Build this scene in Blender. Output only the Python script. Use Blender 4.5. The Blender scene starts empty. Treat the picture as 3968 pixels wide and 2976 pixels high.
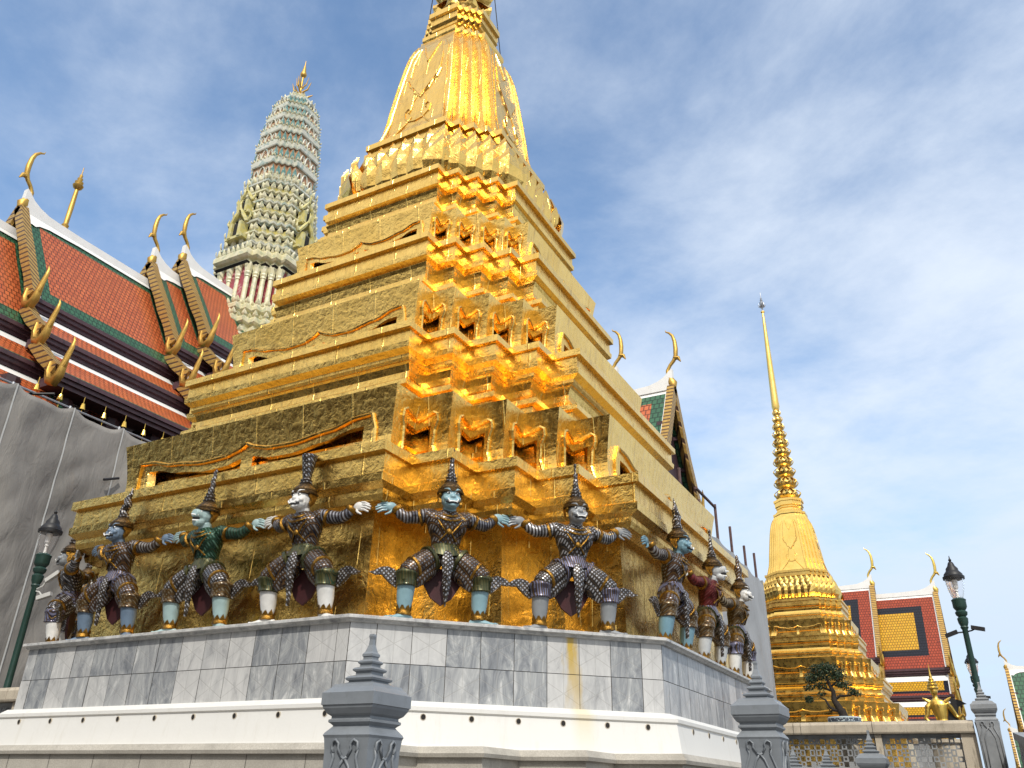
import bpy, bmesh, math, random
from mathutils import Vector, Matrix, noise as mnoise
random.seed(7)
S = bpy.context.scene
COL = S.collection
PI = math.pi
R = math.radians

# ------------------------------------------------------------------ camera, sky, sun, exposure
# axes: x and y run along the walls of the temple precinct, the big chedi stands at the origin,
# z = 0 is the photographer's eye level (the ground lies 1.6 m lower)
GROUND = -1.6
cd = bpy.data.cameras.new('camera'); cam = bpy.data.objects.new('camera', cd); COL.objects.link(cam)
cd.sensor_width = 36; cd.lens = 28.783; cd.clip_start = 0.1; cd.clip_end = 3000
_yaw, _pitch, _roll = R(28.828), R(26.528), R(1.3117)
_f = Vector((-math.sin(_yaw)*math.cos(_pitch), math.cos(_yaw)*math.cos(_pitch), math.sin(_pitch)))
_r = Vector((math.cos(_yaw), math.sin(_yaw), 0)); _u = _r.cross(_f)
_r2 = _r*math.cos(_roll)+_u*math.sin(_roll); _u2 = _u*math.cos(_roll)-_r*math.sin(_roll)
m = Matrix((_r2, _u2, -_f)).transposed().to_4x4(); m.translation = (8.51, -12.35, 0)
cam.matrix_world = m
S.camera = cam

SUN_EL, SUN_AZ = R(46), R(-57)          # azimuth measured from +x towards +y
sd = Vector((math.cos(SUN_EL)*math.cos(SUN_AZ), math.cos(SUN_EL)*math.sin(SUN_AZ), math.sin(SUN_EL)))
sl = bpy.data.lights.new('sun', 'SUN'); sl.energy = 2.7; sl.angle = R(0.6); sl.color = (1, 0.95, 0.86)
so = bpy.data.objects.new('sun', sl); COL.objects.link(so)
so.rotation_euler = sd.to_track_quat('Z', 'Y').to_euler(); so.location = (20, -40, 60)

w = bpy.data.worlds.new('World'); S.world = w; w.use_nodes = True
nt = w.node_tree; nt.nodes.clear()
def N(t, **kw):
    n = nt.nodes.new(t)
    for k_, v_ in kw.items(): setattr(n, k_, v_)
    return n
L = lambda a, b: nt.links.new(a, b)
out = N('ShaderNodeOutputWorld'); bg = N('ShaderNodeBackground'); bg.inputs[1].default_value = 0.15
sky = N('ShaderNodeTexSky', sky_type='NISHITA'); sky.sun_disc = False
sky.sun_elevation = SUN_EL; sky.sun_rotation = PI/2-SUN_AZ
sky.air_density = 1.0; sky.dust_density = 0.4; sky.ozone_density = 1.3
tc = N('ShaderNodeTexCoord'); sep = N('ShaderNodeSeparateXYZ'); L(tc.outputs['Generated'], sep.inputs[0])
def M_(op, a, b=None, c=None):
    n = N('ShaderNodeMath', operation=op)
    for i, v in enumerate((a, b, c)):
        if v is None: continue
        if isinstance(v, (int, float)): n.inputs[i].default_value = v
        else: L(v, n.inputs[i])
    return n.outputs[0]
den = M_('ADD', M_('MAXIMUM', sep.outputs[2], 0.0), 0.22)
cx_ = M_('DIVIDE', sep.outputs[0], den); cy_ = M_('DIVIDE', sep.outputs[1], den)
cmb = N('ShaderNodeCombineXYZ'); L(cx_, cmb.inputs[0]); L(cy_, cmb.inputs[1])
mp = N('ShaderNodeMapping'); mp.inputs['Rotation'].default_value = (0, 0, R(35)); mp.inputs['Scale'].default_value = (1.15, 1.35, 1); mp.inputs['Location'].default_value = (3.1, 0.4, 0)
L(cmb.outputs[0], mp.inputs[0])
n1 = N('ShaderNodeTexNoise'); n1.inputs['Scale'].default_value = 2.1; n1.inputs['Detail'].default_value = 9; n1.inputs['Roughness'].default_value = 0.62; n1.inputs['Distortion'].default_value = 0.15
n2 = N('ShaderNodeTexNoise'); n2.inputs['Scale'].default_value = 0.7; n2.inputs['Detail'].default_value = 3
L(mp.outputs[0], n1.inputs[0]); L(mp.outputs[0], n2.inputs[0])
# thicker towards +x and towards the horizon
side = M_('MULTIPLY', M_('ADD', M_('MULTIPLY', sep.outputs[0], 0.88), M_('MULTIPLY', sep.outputs[1], 0.48)), 0.30)
low = M_('MULTIPLY', M_('SUBTRACT', 0.75, sep.outputs[2]), 0.34)
dens = M_('ADD', M_('ADD', M_('MULTIPLY', n1.outputs[0], 0.85), M_('MULTIPLY', n2.outputs[0], 0.75)), M_('ADD', side, low))
cr = N('ShaderNodeMapRange', interpolation_type='SMOOTHSTEP'); L(dens, cr.inputs[0])
cr.inputs[1].default_value = 0.60; cr.inputs[2].default_value = 1.20; cr.inputs[3].default_value = 0.04; cr.inputs[4].default_value = 0.95
mixc = N('ShaderNodeMix', data_type='RGBA'); L(cr.outputs[0], mixc.inputs[0])
bl = N('ShaderNodeMix', data_type='RGBA', blend_type='MULTIPLY'); bl.inputs[0].default_value = 1; L(sky.outputs[0], bl.inputs[6]); bl.inputs[7].default_value = (1.05, 1.22, 1.28, 1)
L(bl.outputs[2], mixc.inputs[6]); mixc.inputs[7].default_value = (4.7, 5.2, 5.9, 1)
hz = N('ShaderNodeMix', data_type='RGBA'); L(M_('MULTIPLY', M_('SUBTRACT', 1.0, M_('MINIMUM', M_('MULTIPLY', M_('MAXIMUM', sep.outputs[2], 0.0), 2.6), 1.0)), 0.75), hz.inputs[0]); dt = N('ShaderNodeVectorMath', operation='DOT_PRODUCT'); L(tc.outputs['Generated'], dt.inputs[0]); dt.inputs[1].default_value = Vector((0.10, -0.80, 0.60)).normalized()
glow = N('ShaderNodeMapRange', interpolation_type='SMOOTHSTEP'); L(dt.outputs['Value'], glow.inputs[0]); glow.inputs[1].default_value = 0.10; glow.inputs[2].default_value = 0.90; glow.inputs[3].default_value = 0.0; glow.inputs[4].default_value = 0.85
gs = N('ShaderNodeMix', data_type='RGBA'); L(glow.outputs[0], gs.inputs[0]); L(mixc.outputs[2], gs.inputs[6]); gs.inputs[7].default_value = (7.2, 7.0, 6.7, 1)   # bright veil of cloud on the sun's side of the sky
L(gs.outputs[2], hz.inputs[6]); hz.inputs[7].default_value = (3.0, 3.9, 4.9, 1)
L(hz.outputs[2], bg.inputs[0]); L(bg.outputs[0], out.inputs[0])
S.view_settings.view_transform = 'Standard'; S.view_settings.look = 'None'; S.view_settings.gamma = 1
S.view_settings.exposure = 0.28

# ------------------------------------------------------------------ helpers
class MB:
    """collects faces, then links them as ONE mesh object"""
    def __init__(self): self.v = []; self.f = []; self.m = []; self.uv = []; self.t = []; self.mat = 0; self.tone = 0.5
    def add(self, vs, fs):
        b = len(self.v); self.v += [tuple(p) for p in vs]
        for f in fs: self.f.append(tuple(b+i for i in f)); self.m.append(self.mat); self.t.append(self.tone)
        return b
    def quad(self, a, b, c, d): self.add((a, b, c, d), ((0, 1, 2, 3),))
    def box(self, c, s, rz=0, top=None):
        x, y, z = s[0]/2, s[1]/2, s[2]/2; t = top or 1.0
        vs = [(-x, -y, -z), (x, -y, -z), (x, y, -z), (-x, y, -z), (-x*t, -y*t, z), (x*t, -y*t, z), (x*t, y*t, z), (-x*t, y*t, z)]
        ca, sa = math.cos(rz), math.sin(rz)
        vs = [(c[0]+p[0]*ca-p[1]*sa, c[1]+p[0]*sa+p[1]*ca, c[2]+p[2]) for p in vs]
        self.add(vs, ((3, 2, 1, 0), (4, 5, 6, 7), (0, 1, 5, 4), (1, 2, 6, 5), (2, 3, 7, 6), (3, 0, 4, 7)))
    def loft(self, rings, cap0=True, cap1=True, closed=True):
        n = len(rings[0]); b = len(self.v)
        for r in rings: self.v += [tuple(p) for p in r]
        for i in range(len(rings)-1):
            for j in range(n if closed else n-1):
                k = (j+1) % n
                self.f.append((b+i*n+j, b+i*n+k, b+(i+1)*n+k, b+(i+1)*n+j)); self.m.append(self.mat); self.t.append(self.tone)
        if cap0: self.f.append(tuple(b+j for j in range(n-1, -1, -1))); self.m.append(self.mat); self.t.append(self.tone)
        if cap1: self.f.append(tuple(b+(len(rings)-1)*n+j for j in range(n))); self.m.append(self.mat); self.t.append(self.tone)
    def lathe(self, prof, c=(0, 0, 0), n=16, cap=True, sx=1, sy=1):
        self.loft([[(c[0]+sx*r*math.cos(2*PI*i/n), c[1]+sy*r*math.sin(2*PI*i/n), c[2]+z) for i in range(n)] for r, z in prof], cap, cap)
    def tube(self, pts, rad, n=8, cap=True, flat=1.0, up=None):
        pts = [Vector(p) for p in pts]
        if not isinstance(rad, (list, tuple)): rad = [rad]*len(pts)
        rings = []; ref = Vector(up) if up else Vector((0.31, 0.17, 0.93))
        for i, p in enumerate(pts):
            t = (pts[min(i+1, len(pts)-1)]-pts[max(i-1, 0)]).normalized()
            a = ref-t*ref.dot(t)
            if a.length < 1e-3: a = Vector((1, 0, 0))-t*t.x
            a.normalize(); c = t.cross(a); ref = a if not up else ref
            rings.append([p+(a*math.cos(2*PI*j/n)*flat+c*math.sin(2*PI*j/n))*rad[i] for j in range(n)])
        self.loft(rings, cap, cap)
    def ell(self, c, r, n=12, k=8, rot=None):
        rings = []
        for i in range(k+1):
            a = -PI/2+PI*i/k; rr = max(math.cos(a), 0.02)
            ring = [Vector((r[0]*rr*math.cos(2*PI*j/n), r[1]*rr*math.sin(2*PI*j/n), r[2]*math.sin(a))) for j in range(n)]
            if rot: ring = [rot @ p for p in ring]
            rings.append([Vector(c)+p for p in ring])
        self.loft(rings)
    def prism(self, poly, axis, d0, d1):
        """outline (p,q) extruded along axis: 'x': (d,p,q), 'y': (p,d,q), 'z': (p,q,d)"""
        g = {'x': lambda p, d: (d, p[0], p[1]), 'y': lambda p, d: (p[0], d, p[1]), 'z': lambda p, d: (p[0], p[1], d)}[axis]
        self.loft([[g(p, d0) for p in poly], [g(p, d1) for p in poly]])
    def xf(self, mat, start=0):
        for i in range(start, len(self.v)): self.v[i] = tuple(mat @ Vector(self.v[i]))
    def mesh(self, name, mats, smooth=False):
        me = bpy.data.meshes.new(name); me.from_pydata(self.v, [], self.f)
        for mt in (mats if isinstance(mats, (list, tuple)) else [mats]): me.materials.append(mt)
        me.polygons.foreach_set('material_index', self.m)
        at = me.attributes.new('tone', 'FLOAT', 'FACE'); at.data.foreach_set('value', self.t)
        bm = bmesh.new(); bm.from_mesh(me); bmesh.ops.recalc_face_normals(bm, faces=bm.faces); bm.to_mesh(me); bm.free()
        if smooth: me.polygons.foreach_set('use_smooth', [True]*len(me.polygons))
        me.update(); return me
    def build(self, name, mats, parent=None, smooth=False, auto=None):
        o = bpy.data.objects.new(name, self.mesh(name, mats, smooth or auto is not None)); COL.objects.link(o)
        if auto is not None: smooth_by_angle(o.data, auto)
        if parent: o.parent = parent
        return o
def smooth_by_angle(me, deg):
    bm = bmesh.new(); bm.from_mesh(me); lim = R(deg)
    for e in bm.edges:
        e.smooth = len(e.link_faces) == 2 and e.calc_face_angle(0) < lim
    bm.to_mesh(me); bm.free()
def tag(o, label=None, cat=None, group=None, kind=None):
    if label: o['label'] = label
    if cat: o['category'] = cat
    if group: o['group'] = group
    if kind: o['kind'] = kind
    return o
def empty(name, loc=(0, 0, 0), rz=0, label=None, cat=None, group=None):
    o = bpy.data.objects.new(name, None); COL.objects.link(o); o.location = loc; o.rotation_euler = (0, 0, rz); o.empty_display_size = 0.2
    return tag(o, label, cat, group)
def copy_tree(o, parent=None):
    c = o.copy(); COL.objects.link(c)
    if parent: c.parent = parent
    for ch in list(o.children): copy_tree(ch, c)
    return c

# ------------------------------------------------------------------ materials
def newmat(name):
    mt = bpy.data.materials.new(name); mt.use_nodes = True
    t = mt.node_tree; b = t.nodes['Principled BSDF']; return mt, t, b
class G:
    """tiny node-graph helper"""
    def __init__(s, t): s.t = t
    def n(s, ty, **kw):
        x = s.t.nodes.new(ty)
        for k_, v_ in kw.items(): setattr(x, k_, v_)
        return x
    def l(s, a, b): s.t.links.new(a, b)
    def co(s, kind='Object', scale=(1, 1, 1), rot=(0, 0, 0)):
        c = s.n('ShaderNodeTexCoord'); mp = s.n('ShaderNodeMapping'); s.l(c.outputs[kind], mp.inputs[0])
        mp.inputs['Scale'].default_value = scale; mp.inputs['Rotation'].default_value = rot; return mp.outputs[0]
    def noise(s, co, sc, det=4, ro=0.55, dist=0):
        x = s.n('ShaderNodeTexNoise'); x.inputs['Scale'].default_value = sc; x.inputs['Detail'].default_value = det; x.inputs['Roughness'].default_value = ro; x.inputs['Distortion'].default_value = dist
        s.l(co, x.inputs[0]); return x.outputs[0]
    def ramp(s, fac, stops, interp='LINEAR'):
        x = s.n('ShaderNodeValToRGB'); x.color_ramp.interpolation = interp; e = x.color_ramp.elements
        while len(e) > 1: e.remove(e[-1])
        e[0].position = stops[0][0]; e[0].color = (*stops[0][1], 1) if len(stops[0][1]) == 3 else stops[0][1]
        for p, c in stops[1:]:
            q = e.new(p); q.color = (*c, 1) if len(c) == 3 else c
        s.l(fac, x.inputs[0]); return x.outputs[0]
    def math(s, op, a, b=None):
        x = s.n('ShaderNodeMath', operation=op)
        for i, v in enumerate((a, b)):
            if v is None: continue
            if isinstance(v, (int, float)): x.inputs[i].default_value = v
            else: s.l(v, x.inputs[i])
        return x.outputs[0]
    def mix(s, f, a, b, blend='MIX'):
        x = s.n('ShaderNodeMix', data_type='RGBA', blend_type=blend)
        for i, v in ((0, f), (6, a), (7, b)):
            if isinstance(v, (int, float)): x.inputs[i].default_value = v
            elif isinstance(v, tuple): x.inputs[i].default_value = (*v[:3], 1)
            else: s.l(v, x.inputs[i])
        return x.outputs[2]
    def bump(s, h, strength, dist=0.02, prev=None):
        x = s.n('ShaderNodeBump'); x.inputs['Strength'].default_value = strength; x.inputs['Distance'].default_value = dist; s.l(h, x.inputs['Height'])
        if prev is not None: s.l(prev, x.inputs['Normal'])
        return x.outputs[0]
    def mr(s, v, a, b, c=0.0, d=1.0):
        x = s.n('ShaderNodeMapRange'); s.l(v, x.inputs[0])
        for i, q in enumerate((a, b, c, d)): x.inputs[i+1].default_value = q
        return x.outputs[0]
    def sep(s, co):
        x = s.n('ShaderNodeSeparateXYZ'); s.l(co, x.inputs[0]); return x.outputs

def plain(name, col, rough=0.6, metal=0.0, var=0.12, sc=6, bump=0.15, bdist=0.01, spec=0.5):
    mt, t, b = newmat(name); g = G(t); co = g.co()
    nz = g.noise(co, sc, 6)
    dk = tuple(c*(1-var*1.6) for c in col); lt = tuple(min(1, c*(1+var)) for c in col)
    g.l(g.ramp(nz, [(0.3, dk), (0.7, lt)]), b.inputs['Base Color'])
    b.inputs['Roughness'].default_value = rough; b.inputs['Metallic'].default_value = metal; b.inputs['Specular IOR Level'].default_value = spec
    if bump: g.l(g.bump(g.noise(co, sc*5, 4), bump, bdist), b.inputs['Normal'])
    return mt

def weather(mt, col, sc=7, lo=.58, hi=.70, amt=.6):
    """worn and grimy patches over an existing base colour"""
    t = mt.node_tree; b = t.nodes['Principled BSDF']; g = G(t); old = b.inputs['Base Color'].links[0].from_socket
    m1 = g.noise(g.co(scale=(1, 1, .5)), sc, 8, .75)
    g.l(g.mix(g.mr(m1, lo, hi, 0, amt), old, col), b.inputs['Base Color'])
def gold(name, a, b2, rough=(0.24, 0.42), sc=9.0, bump=0.5, bdist=0.02, grime=0.35, seam=0):
    mt, t, b = newmat(name); g = G(t); co = g.co()
    big = g.noise(co, 1.3, 5, 0.6); mid = g.noise(co, sc, 5, 0.6, 0.4); fine = g.noise(co, sc*4.5, 3, 0.6)
    col = g.mix(g.mr(big, 0.3, 0.7), a, b2)
    st = g.noise(g.co(scale=(3, 3, 0.6)), 2.2, 6, 0.65)
    col = g.mix(g.mr(st, 0.56, 0.74, 0, grime), col, (0.30, 0.17, 0.05))
    dr = g.noise(g.co(scale=(9, 9, .55)), 1.6, 5, .7); col = g.mix(g.mr(dr, .50, .72, 0, grime*.75), col, (0.40, 0.23, 0.06))
    g.l(col, b.inputs['Base Color']); b.inputs['Metallic'].default_value = 1
    g.l(g.mr(mid, 0.3, 0.7, rough[0], rough[1]), b.inputs['Roughness'])
    n_ = g.bump(g.noise(co, sc*.5, 3, .5, .8), bump*.22, bdist); n_ = g.bump(mid, bump, bdist, n_); n_ = g.bump(fine, bump*0.7, bdist*0.3, n_)
    if seam:                                                          # upright joints of the gilded sheets
        o3 = g.sep(co); gn = g.sep(g.n('ShaderNodeNewGeometry').outputs['Normal']); jit = g.math('MULTIPLY', g.math('FLOOR', g.math('MULTIPLY', o3[2], 2.1)), .37)
        sx = g.math('ABSOLUTE', g.math('SUBTRACT', g.math('FRACT', g.math('ADD', g.math('DIVIDE', o3[0], seam), jit)), .5)); sy = g.math('ABSOLUTE', g.math('SUBTRACT', g.math('FRACT', g.math('ADD', g.math('DIVIDE', o3[1], seam), jit)), .5))
        ln = g.math('ADD', g.math('MULTIPLY', g.mr(sx, .006, .016, 1, 0), g.math('GREATER_THAN', g.math('ABSOLUTE', gn[1]), .8)), g.math('MULTIPLY', g.mr(sy, .006, .016, 1, 0), g.math('GREATER_THAN', g.math('ABSOLUTE', gn[0]), .8)))
        n_ = g.bump(ln, .7, .012, n_)
    g.l(n_, b.inputs['Normal']); return mt
MT = {}
MT['gold'] = gold('gold_leaf', (0.95, 0.635, 0.185), (0.84, 0.525, 0.125), rough=(0.16, 0.34), bump=0.48, bdist=0.026, grime=.5, seam=.86)
MT['gold_far'] = gold('gold_leaf_twin', (0.95, 0.66, 0.20), (0.86, 0.56, 0.145), rough=(0.2, 0.38), sc=4, bump=0.2, grime=.2)
MT['gilt'] = gold('gilt_wood', (0.62, 0.40, 0.11), (0.46, 0.28, 0.07), rough=(0.4, 0.6), sc=12, bump=0.3, grime=0.5)
MT['gilt_bright'] = gold('bright_gilt', (0.90, 0.62, 0.16), (0.75, 0.48, 0.10), rough=(0.25, 0.4), sc=10, bump=0.2)
MT['white'] = plain('white_paint', (0.80, 0.79, 0.76), 0.55, var=0.04, sc=2, bump=0.05)
MT['grey_paint'] = plain('grey_paint', (0.20, 0.218, 0.238), 0.42, var=0.13, sc=4, bump=0.15)
MT['grey_old'] = plain('weathered_grey_paint', (0.27, 0.285, 0.30), 0.6, var=0.2, sc=3, bump=0.2)
MT['lamp_green'] = plain('green_lamp_paint', (0.018, 0.05, 0.04), 0.4, var=0.15, sc=8, bump=0.05)
MT['black'] = plain('black_paint', (0.010, 0.010, 0.012), 0.5, var=0.1, sc=8, bump=0.0)
MT['dark_wood'] = plain('dark_lacquer', (0.045, 0.02, 0.026), 0.55, var=0.25, sc=4, bump=0.1)
MT['purple'] = plain('purple_brown_fascia', (0.075, 0.035, 0.045), 0.5, var=0.15, sc=4, bump=0.1)
MT['dark'] = plain('dark_interior', (0.015, 0.013, 0.012), 0.8, var=0.2, bump=0)
MT['rust'] = plain('rusty_steel', (0.10, 0.05, 0.045), 0.6, var=0.3, sc=10)
MT['steel'] = plain('galvanised_steel', (0.45, 0.46, 0.48), 0.4, metal=0.8, var=0.1, sc=8)
MT['plastic'] = plain('grey_plastic', (0.5, 0.5, 0.48), 0.5, var=0.05, sc=5, bump=0)
weather(MT['grey_paint'], (.09, .09, .085), 6, .54, .72, .55); weather(MT['grey_old'], (.12, .11, .095), 3, .5, .66, .6); weather(MT['white'], (.45, .42, .36), 2.5, .60, .76, .5); weather(MT['purple'], (.02, .012, .012), 3, .5, .7, .6)
# ------------------------------------------------------------------ redented plan (stepped corners)
def rring(s, a, z, n=4):
    d = (s-a)/n; q = [(a, -s)]
    for k in range(n): q += [(a+k*d, -s+(k+1)*d), (a+(k+1)*d, -s+(k+1)*d)]
    o = []
    for k in range(4):
        c, e = ((1, 0), (0, 1), (-1, 0), (0, -1))[k]
        o += [(x*c-y*e, x*e+y*c, z) for x, y in q]
    return o
def rloft(mb, prof, ratio, n=4, cap0=True, cap1=True):
    mb.loft([rring(s, s*(ratio(z) if callable(ratio) else ratio), z, n) for s, z in prof], cap0, cap1)
RT = 0.553
def lerp_tab(tab, x):
    for (x0, y0), (x1, y1) in zip(tab, tab[1:]):
        if x <= x1:
            f = (x-x0)/max(1e-6, x1-x0); f = f*f*(3-2*f) if len(tab) > 5 else f
            return y0+(y1-y0)*f
    return tab[-1][1]
RIM = [(0.0, 0.65), (0.10, 0.645), (0.32, 0.55), (0.62, 0.485), (0.80, 0.495), (0.93, 0.55), (1.0, 0.62)]
def apron(parent, st, z0, z1, name='lion_leg_apron'):
    """shell with lion-leg feet: solid at the corners, cut out between them, with a raised rim over each opening"""
    a0 = st*RT; H = z1-z0; NR = 9; mb = MB(); rim = MB()
    def off(h): return -0.125*(1-h**1.6)*(st/4.7)**0.5+(0.10*(1-h/0.45)**2 if h < 0.45 else 0)
    def pt(i, t, h, inset=0.0):
        o = off(h)-inset; r = rring(st+o, a0+o, z0+h*H); n_ = len(r); p, q = r[i % n_], r[(i+1) % n_]
        return Vector(p).lerp(Vector(q), t)
    th = 0.09*(st/4.7)
    def column(i, ts, hb):
        for (t0, t1) in zip(ts, ts[1:]):
            h0, h1 = hb(t0), hb(t1)
            g0 = [h0+(1-h0)*k/NR for k in range(NR+1)]; g1 = [h1+(1-h1)*k/NR for k in range(NR+1)]
            for k in range(NR): mb.quad(pt(i, t0, g0[k]), pt(i, t1, g1[k]), pt(i, t1, g1[k+1]), pt(i, t0, g0[k+1]))
            if h0 > 0.02 or h1 > 0.02: mb.quad(pt(i, t0, h0), pt(i, t1, h1), pt(i, t1, h1, th), pt(i, t0, h0, th))
    def jamb(i, t, h):
        for k in range(6): mb.quad(pt(i, t, h*k/6), pt(i, t, h*(k+1)/6), pt(i, t, h*(k+1)/6, th), pt(i, t, h*k/6, th))
    nring = 36
    for q in range(4):
        i0 = q*9
        # stepped corner: facet from out-corner j to in-corner, then in-corner to next out-corner
        for k in range(4):
            fa, fb = i0+2*k, i0+2*k+1
            O = lambda t: 0.565+0.035*t                       # t = 0 at the in-corner
            ts = [0, .11, .22, .32, .38, .43]
            column(fa, [1-t for t in ts][::-1], lambda t: O((1-t)/.43)); column(fb, ts, lambda t: O(t/.43))
            column(fa, [0, .28, .57], lambda t: 0.0); column(fb, [.43, .72, 1], lambda t: 0.0)
            jamb(fa, .57, .6); jamb(fb, .43, .6)
            path = [pt(fa, u_, h_, -.012) for u_, h_ in ((.40, .03), (.46, .30), (.44, .52), (.37, .64), (.40, .73), (.52, .765), (.68, .74), (.85, .705), (1, .69))]
            path += [pt(fb, 1-u_, h_, -.012) for u_, h_ in ((.85, .705), (.68, .74), (.52, .765), (.40, .73), (.37, .64), (.44, .52), (.46, .30), (.40, .03))]
            rim.tube(path, 0.027*(st/4.7)**0.5, 6)
        fm = i0+8                                            # the long face
        L_, C_ = 0.092, 0.022
        def hb(t):
            x = (t-L_)/(0.5-L_) if t <= 0.5 else (1-L_-t)/(0.5-L_)
            return max(0.03, lerp_tab(RIM, x)-0.135)
        n_ = 16
        tl = [L_+(0.5-C_-L_)*k/n_ for k in range(n_+1)]; tr = [1-t for t in tl][::-1]
        column(fm, tl, hb); column(fm, tr, hb)
        for leg in ([0, L_/2, L_], [.5-C_, .5, .5+C_], [1-L_, 1-L_/2, 1]): column(fm, leg, lambda t: 0.0)
        for t in (L_, .5-C_, .5+C_, 1-L_): jamb(fm, t, hb(t if t < .5 else t))
        for half in (0, 1):
            path = [pt(fm, .055 if not half else .945, h, -.012) for h in (.03, .25, .45)]
            for k in range(0, 25):
                x = k/24; t = 0.068+(0.5-0.068)*x; path.append(pt(fm, t if not half else 1-t, lerp_tab(RIM, x), -.014))
            rim.tube(path, 0.028*(st/4.7)**0.5, 6)
    o = mb.build(name, MT['gold'], parent)
    rim.build('apron_rim', MT['gold'], o)
    return o
def petal(mb, P, out, tan, w, h, lean=0.0, bulge=0.06, ridge=0.05):
    P, out, tan = Vector(P), Vector(out), Vector(tan); up = Vector((0, 0, 1))
    rows = ((0, .75, -.6), (.22, 1.0, .35), (.48, .80, .8), (.74, .42, 1.0), (1.0, 0.0, 1.0)); vs = []
    for f, ww, b in rows:
        c = P+up*(f*h)+out*(b*bulge+lean*f)
        vs += [c-tan*(w*ww/2)-out*0.02, c+out*ridge*(1 if f < .9 else .2), c+tan*(w*ww/2)-out*0.02]
    fs = []
    for r in range(4):
        for c in range(2): fs.append((r*3+c, r*3+c+1, r*3+c+4, r*3+c+3))
    mb.add(vs, fs)

def ledge(parent, s, z0, z1, below, name='ledge'):
    """cornice band: under-steps, lower lip, face, upper lip"""
    H = z1-z0; mb = MB()
    rloft(mb, [(s-.18, below), (s-.15, z0+.02*H), (s-.15, z0+.12*H), (s-.045, z0+.22*H), (s-.035, z0+.38*H), (s-.07, z0+.41*H), (s-.07, z0+.79*H), (s, z0+.80*H), (s, z0+H), (s-.7, z0+H+.015)], RT)
    return mb.build(name, MT['gold'], parent)

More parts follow.
